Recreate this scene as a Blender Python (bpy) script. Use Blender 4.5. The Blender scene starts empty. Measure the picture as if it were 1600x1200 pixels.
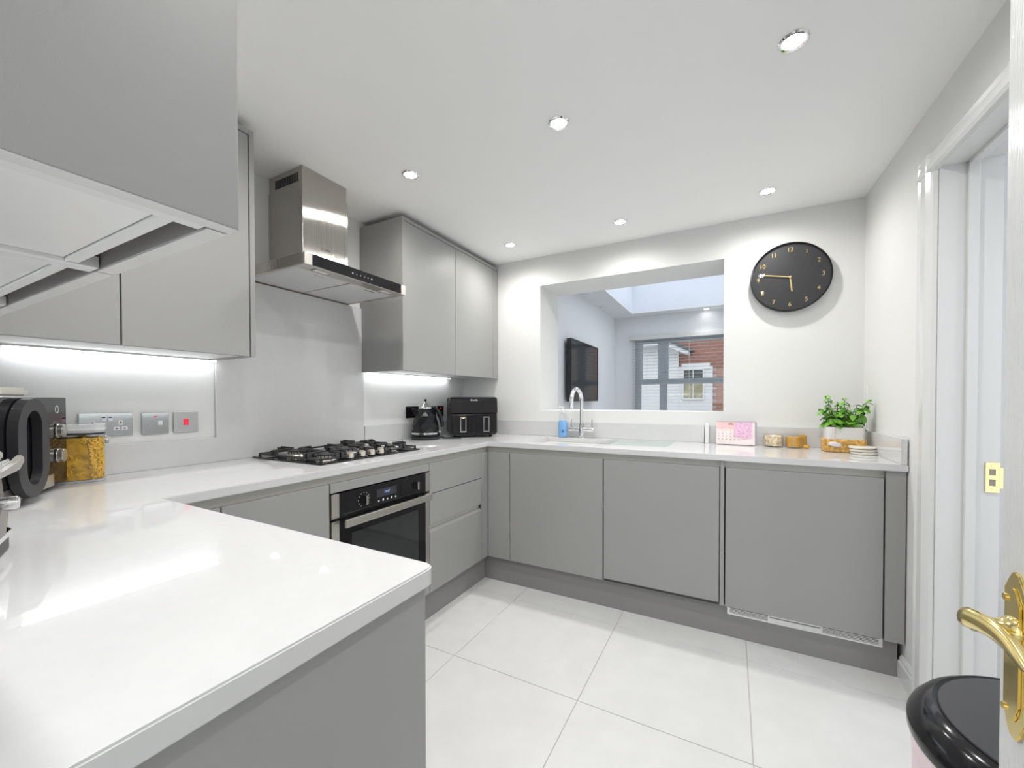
import bpy, bmesh, math, random
from mathutils import Vector, Matrix
random.seed(7)
PI = math.pi
SC = bpy.context.scene
COL = SC.collection

# ------------------------------------------------------------------ camera
cam_d = bpy.data.cameras.new('camera'); cam = bpy.data.objects.new('camera', cam_d); COL.objects.link(cam)
yaw, pit, rol = map(math.radians, (28.389, -0.8103, -0.105))
f = Vector((-math.sin(yaw)*math.cos(pit), math.cos(yaw)*math.cos(pit), math.sin(pit)))
r0 = Vector((math.cos(yaw), math.sin(yaw), 0)); u0 = r0.cross(f)
r = math.cos(rol)*r0 + math.sin(rol)*u0; u = -math.sin(rol)*r0 + math.cos(rol)*u0
mw = Matrix((r, u, -f)).transposed().to_4x4(); mw.translation = Vector((2.0107, -2.8407, 1.1795))
cam.matrix_world = mw
cam_d.sensor_fit = 'HORIZONTAL'; cam_d.sensor_width = 36; cam_d.lens = 633.72/1600*36
cam_d.shift_y = 34.18/1600; cam_d.clip_start = 0.02
SC.camera = cam

# ------------------------------------------------------------------ world, exposure, lights
w = bpy.data.worlds.new('world'); SC.world = w; w.use_nodes = True
bg = w.node_tree.nodes['Background']; bg.inputs[0].default_value = (0.90, 0.955, 1.0, 1); bg.inputs[1].default_value = .70
SC.view_settings.view_transform = 'Standard'; SC.view_settings.look = 'None'
SC.view_settings.gamma = 1; SC.view_settings.exposure = 1.46; SC.view_settings.use_curve_mapping = False
SPOT_W = 7.6
SPOTS = [(x, y) for y in (-0.325, -1.333, -2.34) for x in (0.640, 1.407, 2.172)]
ZC = 2.272      # kitchen ceiling height
def spot(name, loc, power, angle=172, col=(1, .985, .96), size=.03, blend=.9):
    d = bpy.data.lights.new(name, 'SPOT'); d.energy = power; d.spot_size = math.radians(angle); d.spot_blend = blend
    d.color = col; d.shadow_soft_size = size
    o = bpy.data.objects.new(name, d); o.location = loc; COL.objects.link(o); return o
def area(name, loc, rot, sx, sy, power, col=(1, 1, 1)):
    d = bpy.data.lights.new(name, 'AREA'); d.shape = 'RECTANGLE'; d.size = sx; d.size_y = sy; d.energy = power; d.color = col
    o = bpy.data.objects.new(name, d); o.location = loc; o.rotation_euler = rot; COL.objects.link(o); return o
for x, y in SPOTS: spot('spotlight_lamp', (x, y, ZC-.012), SPOT_W)
spot('spotlight_lamp', (1.71, 3.05, 2.385), 2.5, 110)
spot('hall_fill', (2.0, -4.2, 2.38), 6); spot('side_room_fill', (3.8, -1.4, 2.38), 8)  # added fill lights in the unseen hall and side room, no fittings

# ------------------------------------------------------------------ materials
def mat(name, col, rough=.5, metal=0., emit=0., bump=None, var=None, coat=0., spec=.5, aniso=0., alpha=1., trans=0.):
    m = bpy.data.materials.new(name); m.use_nodes = True; nt = m.node_tree; p = nt.nodes['Principled BSDF']
    c = (*col, 1) if len(col) == 3 else col
    p.inputs['Base Color'].default_value = c; p.inputs['Roughness'].default_value = rough
    p.inputs['Metallic'].default_value = metal; p.inputs['Coat Weight'].default_value = coat; p.inputs['Coat Roughness'].default_value = .03
    p.inputs['Specular IOR Level'].default_value = spec; p.inputs['Anisotropic'].default_value = aniso
    p.inputs['Transmission Weight'].default_value = trans
    if emit: p.inputs['Emission Color'].default_value = c; p.inputs['Emission Strength'].default_value = emit
    tc = nt.nodes.new('ShaderNodeTexCoord')
    if var:      # (scale, amount, stretch)
        n = nt.nodes.new('ShaderNodeTexNoise'); n.inputs['Scale'].default_value = var[0]; n.inputs['Detail'].default_value = 4
        mp = nt.nodes.new('ShaderNodeMapping'); mp.inputs['Scale'].default_value = var[2] if len(var) > 2 else (1, 1, 1)
        nt.links.new(tc.outputs['Object'], mp.inputs[0]); nt.links.new(mp.outputs[0], n.inputs['Vector'])
        r_ = nt.nodes.new('ShaderNodeMapRange'); r_.inputs[3].default_value = 1-var[1]; r_.inputs[4].default_value = 1+var[1]
        r_.inputs[1].default_value = .3; r_.inputs[2].default_value = .7
        nt.links.new(n.outputs[0], r_.inputs[0])
        x = nt.nodes.new('ShaderNodeMix'); x.data_type = 'RGBA'; x.blend_type = 'MULTIPLY'; x.inputs[0].default_value = 1
        x.inputs[6].default_value = c; nt.links.new(r_.outputs[0], x.inputs[7]); nt.links.new(x.outputs[2], p.inputs['Base Color'])
    if bump:     # (scale, strength, stretch)
        n = nt.nodes.new('ShaderNodeTexNoise'); n.inputs['Scale'].default_value = bump[0]; n.inputs['Detail'].default_value = 3
        mp = nt.nodes.new('ShaderNodeMapping'); mp.inputs['Scale'].default_value = bump[2] if len(bump) > 2 else (1, 1, 1)
        nt.links.new(tc.outputs['Object'], mp.inputs[0]); nt.links.new(mp.outputs[0], n.inputs['Vector'])
        b = nt.nodes.new('ShaderNodeBump'); b.inputs['Strength'].default_value = bump[1]; b.inputs['Distance'].default_value = .002
        nt.links.new(n.outputs[0], b.inputs['Height']); nt.links.new(b.outputs[0], p.inputs['Normal'])
    return m
def clear(name, tint=(1, 1, 1), gloss=.12):
    m = bpy.data.materials.new(name); m.use_nodes = True; nt = m.node_tree; nt.nodes.remove(nt.nodes['Principled BSDF'])
    t = nt.nodes.new('ShaderNodeBsdfTransparent'); t.inputs[0].default_value = (*tint, 1)
    g = nt.nodes.new('ShaderNodeBsdfGlossy'); g.inputs['Roughness'].default_value = .03
    fr = nt.nodes.new('ShaderNodeLayerWeight'); fr.inputs[0].default_value = .25
    pw = nt.nodes.new('ShaderNodeMath'); pw.operation = 'POWER'; pw.inputs[1].default_value = 2.5; nt.links.new(fr.outputs['Facing'], pw.inputs[0])
    mm = nt.nodes.new('ShaderNodeMath'); mm.operation = 'MULTIPLY_ADD'; mm.inputs[1].default_value = .35; mm.inputs[2].default_value = gloss*.4; mm.use_clamp = True; fr = pw
    x = nt.nodes.new('ShaderNodeMixShader'); nt.links.new(fr.outputs[0], mm.inputs[0]); nt.links.new(mm.outputs[0], x.inputs[0])
    nt.links.new(t.outputs[0], x.inputs[1]); nt.links.new(g.outputs[0], x.inputs[2]); nt.links.new(x.outputs[0], nt.nodes['Material Output'].inputs[0])
    return m
WALL = mat('wall_paint', (.79, .79, .778), .85, bump=(60, .08), spec=.2)
CEIL = mat('ceiling_paint', (.96, .96, .95), .9, bump=(50, .05), spec=.2)
XWALL = mat('extension_paint', (.83, .835, .85), .85, bump=(60, .05))
XSKY = mat('sky_tinted_well', (.78, .82, .9), .85, var=(3, .02))  # blue of the reflected sky put into the well wall colour
DOORG = mat('grey_matt_door', (.345, .345, .335), .45, bump=(900, .06), var=(2, .02))
PLINTH = mat('grey_plinth', (.27, .265, .26), .4, bump=(500, .05), var=(2, .02))
GOLA = mat('handle_channel_grey', (.56, .555, .515), .45, bump=(300, .03))
GAP = mat('shadow_gap', (.05, .05, .055), .7, var=(20, .1))  # carcasses take this dark so door gaps hold painted shade; also holes and marks
CARC = mat('white_carcass', (.80, .80, .79), .45, bump=(300, .02))
QUARTZ = mat('white_quartz', (.68, .68, .68), .03, var=(45, .012), spec=.4)
TILE = mat('floor_tile', (.71, .71, .702), .16, var=(9, .03), bump=(12, .04))
GROUT = mat('grout', (.52, .50, .46), .9, var=(80, .06))
STEEL = mat('brushed_steel', (.54, .515, .48), .10, 1., bump=(60, .6, (1, 30, .02)))
STEELD = mat('brushed_steel_bright', (.72, .69, .64), .28, 1., bump=(60, .05, (1, 40, 1)))
CHROME = mat('chrome', (.86, .86, .87), .05, 1., bump=(3, .01))
DARKCHROME = mat('polished_nickel', (.52, .52, .50), .08, 1., bump=(3, .01))
BRASS = mat('polished_brass', (.86, .70, .30), .13, 1., bump=(8, .03))
BLACKG = mat('black_glass', (.012, .012, .014), .04, spec=.35, var=(20, .05))
BLACKP = mat('black_gloss_plastic', (.013, .013, .015), .12, spec=.36, var=(20, .05))
BLACKM = mat('black_matt', (.024, .024, .027), .42, bump=(300, .05))
IRON = mat('cast_iron', (.035, .034, .036), .5, bump=(200, .2))
WHITEP = mat('white_plastic', (.85, .85, .84), .3, var=(20, .01))
CREAM = mat('cream_plastic', (.78, .75, .66), .35, var=(20, .02))
KNOB = mat('champagne_metal', (.75, .70, .60), .28, .75, bump=(30, .03))
GOLD = mat('matt_gold', (.75, .58, .25), .35, .6, var=(20, .04))
CLOCKF = mat('clock_face', (.032, .032, .035), .45, bump=(200, .03))
GLOSSW = mat('white_gloss_paint', (.76, .765, .76), .22, bump=(300, .02))
DOORGR = mat('white_grained_door', (.76, .765, .76), .22, bump=(90, .45, (1, 6, .35)))
CLEAR = clear('clear_glass'); CLEARP = clear('clear_plastic', (.96, .97, .98), .1); GLASSG = clear('green_edge_glass', (.965, .99, .985), .08)
CLEARW = mat('milky_clear_plastic', (.86, .87, .88), .15, var=(20, .01)); CLEARW.node_tree.nodes['Principled BSDF'].inputs['Alpha'].default_value = .55
BLUE = mat('blue_liquid', (.25, .52, .90), .15, var=(30, .05))
RED = mat('red_rocker', (.65, .02, .05), .3, emit=.25, var=(20, .02))
PASTA = mat('pasta', (.58, .33, .03), .5, var=(60, .4), bump=(80, .3))
PASTA2 = mat('pasta_light', (.80, .50, .06), .5, var=(60, .15))
LAMP = mat('lamp_lens', (1, .99, .96), .3, emit=9, var=(20, .01))
LED = mat('led_tape', (.93, .97, 1), .3, emit=6, var=(20, .01))
LEAF = mat('leaf_green', (.20, .47, .06), .4, var=(25, .35), bump=(60, .2))
LEAF2 = mat('leaf_dark', (.10, .28, .05), .4, var=(25, .3))
STEM = mat('stem', (.16, .07, .045), .6, var=(30, .2))
SOIL = mat('soil', (.05, .035, .025), .95, bump=(80, .8))
POTW = mat('pot_white', (.74, .73, .71), .5, var=(15, .03))
WOVEN = mat('woven_tan', (.72, .45, .14), .7, var=(60, .4), bump=(60, .8))
PINK = mat('calendar_pink', (.86, .56, .56), .6, var=(20, .08)); PAPER = mat('calendar_paper', (.86, .76, .74), .6, var=(20, .04))
MAGENTA = mat('calendar_print', (.78, .50, .68), .6, var=(90, .2)); INK = mat('dark_print', (.12, .05, .07), .6, var=(20, .1))
LILAC = mat('lilac_print', (.72, .72, .82), .6, var=(30, .06))
HONEY = mat('amber', (.85, .48, .06), .25, trans=.35, var=(30, .2)); BISC = mat('biscuit_mix', (.75, .62, .42), .7, var=(70, .5))
TVB = mat('tv_black', (.010, .012, .016), .10, var=(20, .05))
FRAMEG = mat('window_frame_grey', (.66, .70, .74), .4, var=(10, .02)); SLAT = mat('blind_slat', (.52, .55, .58), .45, var=(10, .03))
PELM = mat('pelmet', (.62, .62, .61), .5, var=(10, .02))
BRICKM = mat('brick_red', (.27, .115, .08), .9, var=(3, .35), bump=(60, .4)); MORTAR = mat('mortar', (.42, .37, .33), .95, bump=(80, .3))
RENDER = mat('white_render', (.62, .63, .65), .8, bump=(60, .2)); DARKPANE = mat('dark_pane', (.05, .06, .06), .08, var=(3, .1))
REFLPANE = mat('painted_reflection_pane', (.30, .29, .19), .15, var=(4, .4)); GRASS = mat('ground_paving', (.35, .34, .31), .9, var=(3, .2))  # neighbour's lower pane: greenish reflection painted into its colour
RUBBER = mat('black_rubber', (.02, .02, .02), .8, bump=(60, .1))
LINER = mat('pink_liner', (.88, .72, .76), .35, bump=(25, .6, (1, 1, .3)), var=(15, .06))
DISPLAY = mat('display', (.045, .045, .055), .2, emit=.0, var=(20, .1)); DIGIT = mat('blue_digits', (.18, .25, .5), .3, emit=.4, var=(20, .02))
GREYPRINT = mat('grey_print', (.42, .42, .42), .5, var=(20, .03)); WHITEPR = mat('white_print', (.85, .85, .85), .4, var=(20, .02))
EDGE = mat('lit_edge_tone', (.72, .715, .70), .4, var=(20, .02))  # paler than the doors: light bounced off the worktop put into the colour
DARKPR = mat('dark_engraving', (.12, .12, .115), .4, var=(20, .02)); FILTER = mat('hood_filter', (.78, .78, .77), .45, .3, bump=(400, .3, (1, 3, 1)))
SLOTM = mat('terracotta_gap', (.40, .34, .31), .6, var=(10, .05)); ALUG = mat('grille_aluminium', (.80, .80, .79), .3, .6, bump=(60, .03))

# ------------------------------------------------------------------ mesh helpers
class B:
    def __init__(s): s.bm = bmesh.new()
    def box(s, x0, x1, y0, y1, z0, z1, bev=0., seg=2, M=None):
        vs = [s.bm.verts.new((x, y, z)) for z in (z0, z1) for y in (y0, y1) for x in (x0, x1)]
        fs = [s.bm.faces.new([vs[i] for i in q]) for q in ((0, 2, 3, 1), (4, 5, 7, 6), (0, 1, 5, 4), (2, 6, 7, 3), (0, 4, 6, 2), (1, 3, 7, 5))]
        if M: bmesh.ops.transform(s.bm, matrix=M, verts=vs)
        if bev:
            es = list({e for f_ in fs for e in f_.edges})
            bmesh.ops.bevel(s.bm, geom=es, offset=bev, segments=seg, affect='EDGES', profile=.5)
        return s
    def cyl(s, c, r, h, axis='Z', n=24, r2=None, M=None, bev=0.):
        r2 = r if r2 is None else r2
        T = Matrix.Translation(c) @ {'Z': Matrix(), 'X': Matrix.Rotation(PI/2, 4, 'Y'), 'Y': Matrix.Rotation(-PI/2, 4, 'X')}[axis] @ Matrix.Translation((0, 0, h/2))
        if M: T = M @ T
        g = bmesh.ops.create_cone(s.bm, cap_ends=True, segments=n, radius1=r, radius2=r2, depth=h, matrix=T)
        if bev:
            es = [e for e in {e for v in g['verts'] for e in v.link_edges} if any(len(f_.verts) > 4 for f_ in e.link_faces)]
            bmesh.ops.bevel(s.bm, geom=es, offset=bev, segments=2, affect='EDGES')
        return s
    def lathe(s, prof, n=32, c=(0, 0, 0), sx=1, sy=1, M=None):
        rings = []
        for (rr, z) in prof:
            if rr < 1e-6: rings.append([s.bm.verts.new((c[0], c[1], c[2]+z))])
            else: rings.append([s.bm.verts.new((c[0]+sx*rr*math.cos(2*PI*i/n), c[1]+sy*rr*math.sin(2*PI*i/n), c[2]+z)) for i in range(n)])
        for a, b in zip(rings, rings[1:]):
            for i in range(n):
                j = (i+1) % n
                if len(a) == 1 and len(b) == 1: continue
                if len(a) == 1: q = [a[0], b[j], b[i]]
                elif len(b) == 1: q = [a[i], a[j], b[0]]
                else: q = [a[i], a[j], b[j], b[i]]
                s.bm.faces.new(q)
        if M: bmesh.ops.transform(s.bm, matrix=M, verts=[v for rg in rings for v in rg])
        return s
    def tube(s, pts, rad, n=10, closed=False):
        pts = [Vector(p) for p in pts]; N = len(pts); rings = []; up = Vector((0, 0, 1)); prev = None
        for i, p in enumerate(pts):
            if closed: t = (pts[(i+1) % N]-pts[i-1]).normalized()
            else: t = (pts[min(i+1, N-1)]-pts[max(i-1, 0)]).normalized()
            if prev is None:
                a = t.cross(up)
                if a.length < .1: a = t.cross(Vector((1, 0, 0)))
            else: a = prev - t*prev.dot(t)
            a.normalize(); prev = a; b = t.cross(a)
            rr = rad[i] if isinstance(rad, (list, tuple)) else rad
            rings.append([s.bm.verts.new(p+rr*(math.cos(2*PI*k/n)*a+math.sin(2*PI*k/n)*b)) for k in range(n)])
        R_ = list(zip(rings, rings[1:])) + ([(rings[-1], rings[0])] if closed else [])
        for a, b in R_:
            for k in range(n): s.bm.faces.new([a[k], a[(k+1) % n], b[(k+1) % n], b[k]])
        if not closed: s.bm.faces.new(rings[0][::-1]); s.bm.faces.new(rings[-1])
        return s
    def prism(s, poly, h0, h1, axis='Z', bev=0., M=None, seg=2):
        # poly in (a,b): axis Z -> (x,y), axis Y -> (x,z), axis X -> (y,z)
        def P(a, b, h): return {'Z': (a, b, h), 'Y': (a, h, b), 'X': (h, a, b)}[axis]
        lo = [s.bm.verts.new(P(a, b, h0)) for a, b in poly]; hi = [s.bm.verts.new(P(a, b, h1)) for a, b in poly]
        fs = [s.bm.faces.new(lo[::-1]), s.bm.faces.new(hi)]; n = len(poly)
        for i in range(n): fs.append(s.bm.faces.new([lo[i], lo[(i+1) % n], hi[(i+1) % n], hi[i]]))
        if M: bmesh.ops.transform(s.bm, matrix=M, verts=lo+hi)
        if bev:
            es = list({e for f_ in fs[:2] for e in f_.edges}); bmesh.ops.bevel(s.bm, geom=es, offset=bev, segments=seg, affect='EDGES')
        return s
    def plate_hole(s, a0, a1, b0, b1, holes, h0, h1, axis='Y'):
        # slab with rectangular holes; a,b in-plane
        A = sorted({a0, a1, *[x for h in holes for x in h[:2]]}); Bv = sorted({b0, b1, *[x for h in holes for x in h[2:]]})
        def P(a, b, h): return {'Z': (a, b, h), 'Y': (a, h, b), 'X': (h, a, b)}[axis]
        V = {}
        def v(i, j, h):
            k = (i, j, h)
            if k not in V: V[k] = s.bm.verts.new(P(A[i], Bv[j], h))
            return V[k]
        inside = lambda i, j: 0 <= i < len(A)-1 and 0 <= j < len(Bv)-1 and not any(h[0]-1e-6 <= A[i] and A[i+1] <= h[1]+1e-6 and h[2]-1e-6 <= Bv[j] and Bv[j+1] <= h[3]+1e-6 for h in holes)
        for i in range(len(A)-1):
            for j in range(len(Bv)-1):
                if not inside(i, j): continue
                for h in (h0, h1): s.bm.faces.new([v(i, j, h), v(i+1, j, h), v(i+1, j+1, h), v(i, j+1, h)])
                for (di, dj, p, q) in ((-1, 0, (0, 0), (0, 1)), (1, 0, (1, 0), (1, 1)), (0, -1, (0, 0), (1, 0)), (0, 1, (0, 1), (1, 1))):
                    if not inside(i+di, j+dj):
                        s.bm.faces.new([v(i+p[0], j+p[1], h0), v(i+q[0], j+q[1], h0), v(i+q[0], j+q[1], h1), v(i+p[0], j+p[1], h1)])
        return s
WM = {}
def link(name, me, m, parent=None):
    o = bpy.data.objects.new(name, me); COL.objects.link(o)
    if m and not me.materials: me.materials.append(m)
    if parent: o.parent = parent
    return o
def obj(name, b, m, parent=None, smooth=False, world=True, label=None):
    """b built in world coordinates; if parented to an Empty the mesh is moved into its space."""
    bm = b.bm; bmesh.ops.recalc_face_normals(bm, faces=bm.faces)
    root = parent
    off = None
    if parent is None or parent.name not in WM:
        pass
    if parent is not None and world: bm.transform(WM[parent.name].inverted())
    me = bpy.data.meshes.new(name)
    if parent is None:      # origin at base centre
        xs = [v.co for v in bm.verts]; c = Vector(((min(v.x for v in xs)+max(v.x for v in xs))/2, (min(v.y for v in xs)+max(v.y for v in xs))/2, min(v.z for v in xs)))
        bm.transform(Matrix.Translation(-c)); off = c
    bm.to_mesh(me); bm.free()
    if smooth:
        for p in me.polygons: p.use_smooth = True
        try: me.set_sharp_from_angle(angle=math.radians(38))
        except Exception: pass
    o = link(name, me, m, parent)
    if off is not None: o.location = off
    WM[o.name] = (Matrix.Translation(off) if off is not None else WM[parent.name] if parent is not None else Matrix())
    if label: o['label'] = label
    return o
def thing(name, label, cat, loc=(0, 0, 0), rz=0, group=None):
    o = bpy.data.objects.new(name, None); COL.objects.link(o); o.location = loc; o.rotation_euler = (0, 0, rz); o.empty_display_size = .05
    o['label'] = label; o['category'] = cat
    if group: o['group'] = group
    WM[o.name] = Matrix.Translation(loc) @ Matrix.Rotation(rz, 4, 'Z'); return o
def tag(o, label, cat, group=None):
    o['label'] = label; o['category'] = cat
    if group: o['group'] = group
    return o
def struct(name, b, m, parent=None):
    o = obj(name, b, m, parent)
    if parent is None: o['kind'] = 'structure'
    return o
def text(name, body, size, M, m, parent, ext=.0006, align='CENTER', sx=1.):
    c = bpy.data.curves.new(name, 'FONT'); c.body = body; c.size = size; c.extrude = ext; c.align_x = align; c.align_y = 'CENTER'
    t = bpy.data.objects.new(name, c); COL.objects.link(t); dg = bpy.context.evaluated_depsgraph_get(); dg.update()
    me = bpy.data.meshes.new_from_object(t.evaluated_get(dg)); bpy.data.objects.remove(t); bpy.data.curves.remove(c)
    me.transform(WM[parent.name].inverted() @ M @ Matrix.Diagonal((sx, 1, 1, 1))); me.name = name
    me.materials.clear(); o = link(name, me, m, parent); WM[o.name] = WM[parent.name]; return o
# orientation matrices for text: readable from +X side / from -Y side / arbitrary heading
def facing(loc, heading):   # plane normal = heading angle (about Z, from +X)
    n = Vector((math.cos(heading), math.sin(heading), 0)); rr = Vector((-n.y, n.x, 0)); return Matrix((( rr.x, 0, n.x, loc[0]), (rr.y, 0, n.y, loc[1]), (0, 1, 0, loc[2]), (0, 0, 0, 1)))
def copy_tree(o, parent=None):
    c = o.copy(); COL.objects.link(c)
    if parent: c.parent = parent
    for ch in list(o.children): copy_tree(ch, c)
    return c

# ================================================================== SETTING
XA, YB, ZT, ZB = .627, -.606, .91, .880       # worktop front planes and thickness
XD, YD, ZD, ZP = .614, -.592, .846, .16       # door fronts
XW, ZWB, ZWT = .350, 1.352, 2.236             # wall cabinet front, underside, top
# kitchen floor of 60 cm tiles
b = B(); b.box(-.02, 2.9, -3.06, .1, -.06, -.003); fl = struct('floor', b, GROUT)
gx = [-.297, .297, .891, 1.4855, 2.080, 2.674]; gy = [-3.13, -2.532, -1.933, -1.333, -.733, -.133, .02]
for i in range(5):
    for j in range(6):
        x0, x1 = max(gx[i], 0)+.0015, min(gx[i+1], 2.85)-.0015; y0, y1 = max(gy[j], -3.05)+.0015, min(gy[j+1], 0)-.0015
        o = obj('tile', B().box(x0, x1, y0, y1, -.012, 0, bev=.0008, seg=1), TILE, fl)
struct('floor_hall', B().box(1.0, 3.4, -6, -3.06, -.05, 0), TILE)
struct('wall_hall_left', B().box(.9, 1.0, -5.6, -3.06, 0, 2.4), WALL); struct('wall_hall_right', B().box(3.3, 3.4, -5.6, -3.06, 0, 2.4), WALL)  # unseen hall sides, added with the hall ceiling to hold back daylight
struct('ceiling_hall', B().box(.9, 3.4, -5.6, -3.06, 2.4, 2.5), CEIL)
struct('floor_extension', B().box(.3, 4.7, .36, 3.5, -.05, 0), TILE)
struct('floor_side_room', B().box(2.9, 4.7, -3.6, .36, -.05, -.001), TILE)
# ceiling with downlight cut-outs left closed (fittings sit under it)
struct('ceiling', B().box(-.1, 2.9, -3.06, .36, ZC, ZC+.12), CEIL)
struct('wall_left', B().box(-.12, 0, -3.06, .36, 0, ZC), WALL)
HX0, HX1, HZ0, HZ1 = .722, 1.968, 1.102, 2.052
struct('wall_back', B().plate_hole(0, 2.9, 0, ZC, [(HX0, HX1, HZ0, HZ1)], 0, .36, 'Y'), WALL)
struct('wall_near', B().plate_hole(0, 2.9, 0, ZC, [(1.58, 2.345, 0, 2.03)], -3.06, -2.95, 'Y'), WALL)
WR = Matrix.Translation((2.642, 0, 0)) @ Matrix.Rotation(.0227, 4, 'Z')
def wrb(b): b.bm.transform(WR); return b
struct('wall_right', wrb(B().plate_hole(-3.06, .02, 0, ZC, [(-1.692, -.806, 0, 2.036)], 0, .15, 'X')), WALL)
# door opening in the right wall: lining, stop, architrave
def lining():
    b = B(); b.box(-.001, .158, -.838, -.812, 0, 2.03); b.box(-.001, .158, -1.69, -1.66, 0, 2.03); b.box(-.001, .158, -1.69, -.812, 2.005, 2.03)
    return wrb(b)
fr = struct('door_frame_1', lining(), GLOSSW)
b = B(); b.box(.068, .096, -.852, -.838, 0, 2.005, .002); b.box(.068, .096, -1.66, -1.646, 0, 2.005, .002); b.box(.068, .096, -1.66, -.838, 1.991, 2.005, .002)
struct('door_stop', wrb(b), GLOSSW, fr)
def arch_profile(b, y0, sgn, z1):
    # stepped and rounded architrave, 135 mm wide upright
    w_ = .132
    steps = [(0, .012), (.016, .020), (.030, .016), (.045, .019), (.085, .022), (.108, .016), (.120, .012), (w_, .004)]
    pts = [(-.002, 0)]+[(-t, sgn*d) for d, t in steps]+[(-.002, sgn*w_)]
    b.prism([(x, y0+y) for x, y in pts], 0, z1)
b = B(); arch_profile(b, -.698, -1, 2.078)
b.prism([(-.002, 2.078), (-.012, 2.078), (-.020, 2.064), (-.016, 2.052), (-.019, 2.040), (-.022, 2.016), (-.016, 2.006), (-.004, 2.000), (-.002, 2.000)], -1.81, -.70, 'Y')
struct('trim_1', wrb(b), GLOSSW)
b = B(); b.prism([(-.001, 0), (-.018, 0), (-.018, .072), (-.013, .080), (-.013, .088), (-.006, .100), (-.001, .100)], -.70, -.563, 'Y'); struct('baseboard_right', wrb(b), GLOSSW)
b = B(); b.prism([(-.001, 0), (-.018, 0), (-.018, .072), (-.013, .080), (-.013, .088), (-.006, .100), (-.001, .100)], -2.94, -1.80, 'Y'); struct('baseboard_right_2', wrb(b), GLOSSW)
# brass strike plate on the far jamb
sp = thing('strike_plate', 'brass lock strike plate with two latch holes on the white door jamb', 'strike plate', tuple(WR @ Vector((.139, -.84, .86))), .0227)
b = B(); b.plate_hole(-.017, .017, .0, .102, [(-.009, .007, .022, .044), (-.009, .007, .058, .080)], -.003, 0, 'Y'); b.box(.017, .030, -.004, -.001, .016, .086); obj('plate', b, BRASS, sp, world=False)
b = B(); b.box(-.009, .007, -.0008, .002, .022, .044); b.box(-.009, .007, -.0008, .002, .058, .080); obj('latch_hole', b, SLOTM, sp, world=False)
for z in (.010, .092): obj('screw', B().cyl((0, -.0045, z), .0035, .002, 'Y', 10), BRASS, sp, world=False)
# side room seen through the slot by the open door
struct('wall_side_room', B().plate_hole(-3.6, .36, 0, 2.4, [(-2.6, -.1, .95, 2.1)], 4.6, 4.7, 'X'), XWALL)
struct('ceiling_side_room', B().box(2.9, 4.7, -3.6, .36, 2.4, 2.5), XWALL)
struct('wall_side_room_back', B().box(2.9, 4.6, .26, .36, 0, 2.4), XWALL)
wf = struct('window_2', B().plate_hole(-2.6, -.1, .95, 2.1, [(-2.54, -1.38, 1.0, 2.05), (-1.32, -.16, 1.0, 2.05)], 4.61, 4.66, 'X'), FRAMEG)
struct('pane', B().box(4.63, 4.635, -2.54, -.16, 1.0, 2.05), CLEAR, wf)

# ------------------------------------------------------------------ extension beyond the hatch
struct('wall_extension_left', B().box(.30, .46, .36, 3.5, 0, 2.4), XWALL)
WX0, WX1, WZ0, WZ1 = .765, 3.30, .92, 2.055
struct('wall_extension_far', B().plate_hole(.46, 4.7, 0, 2.4, [(WX0, WX1, WZ0, WZ1)], 3.30, 3.5, 'Y'), XWALL)
struct('wall_extension_right', B().plate_hole(.36, 3.3, 0, 2.4, [(.7, 3.0, .05, 2.1)], 4.6, 4.7, 'X'), XWALL)
wd = struct('added_window', B().plate_hole(.7, 3.0, .05, 2.1, [(.78, 1.81, .13, 2.02), (1.89, 2.92, .13, 2.02)], 4.62, 4.68, 'X'), FRAMEG)  # unseen glazing added to bring more daylight into the extension
struct('pane', B().box(4.645, 4.65, .78, 2.92, .13, 2.02), CLEAR, wd)
struct('ceiling_extension', B().plate_hole(.46, 4.6, .36, 3.30, [(.765, 3.7, .95, 3.05)], 2.4, 2.42, 'Z'), XWALL)
b = B(); b.plate_hole(.745, 3.72, .93, 3.07, [(.765, 3.7, .95, 3.05)], 2.42, 2.86, 'Z'); sk = struct('skylight_well', b, XSKY)
struct('skylight_frame', B().plate_hole(.745, 3.72, .93, 3.07, [(.80, 2.20, .99, 3.01), (2.26, 3.66, .99, 3.01)], 2.86, 2.90, 'Z'), FRAMEG, sk)
struct('pane', B().box(.80, 3.66, .99, 3.01, 2.875, 2.881), CLEAR, sk)
wn = struct('window_1', B().plate_hole(WX0, WX1, WZ0, WZ1, [(.855, 1.085, 1.475, 2.0), (1.21, 2.0, 1.475, 2.0), (.84, 1.10, .97, 1.405), (1.20, 2.02, .97, 1.405), (2.12, 3.2, .97, 2.0)], 3.33, 3.39, 'Y'), FRAMEG)
struct('window_frame', B().plate_hole(.838, 1.102, 1.452, 2.02, [(.862, 1.078, 1.482, 1.994)], 3.315, 3.332, 'Y'), FRAMEG, wn)
struct('window_frame', B().plate_hole(1.192, 2.02, 1.452, 2.02, [(1.222, 1.99, 1.482, 1.994)], 3.315, 3.332, 'Y'), FRAMEG, wn)
for (x0, x1, z0, z1) in [(.855, 1.085, 1.475, 2.0), (1.21, 2.0, 1.475, 2.0), (.84, 1.10, .97, 1.405), (1.20, 2.02, .97, 1.405), (2.12, 3.2, .97, 2.0)]:
    struct('pane', B().box(x0, x1, 3.358, 3.362, z0, z1), CLEAR, wn)
for x in (.97, 1.62): struct('window_handle', B().box(x-.035, x+.035, 3.300, 3.316, 1.456, 1.468, .003), FRAMEG, wn)
struct('window_sill', B().box(.70, 3.35, 3.18, 3.33, .895, .92, .004), GLOSSW)
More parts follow.
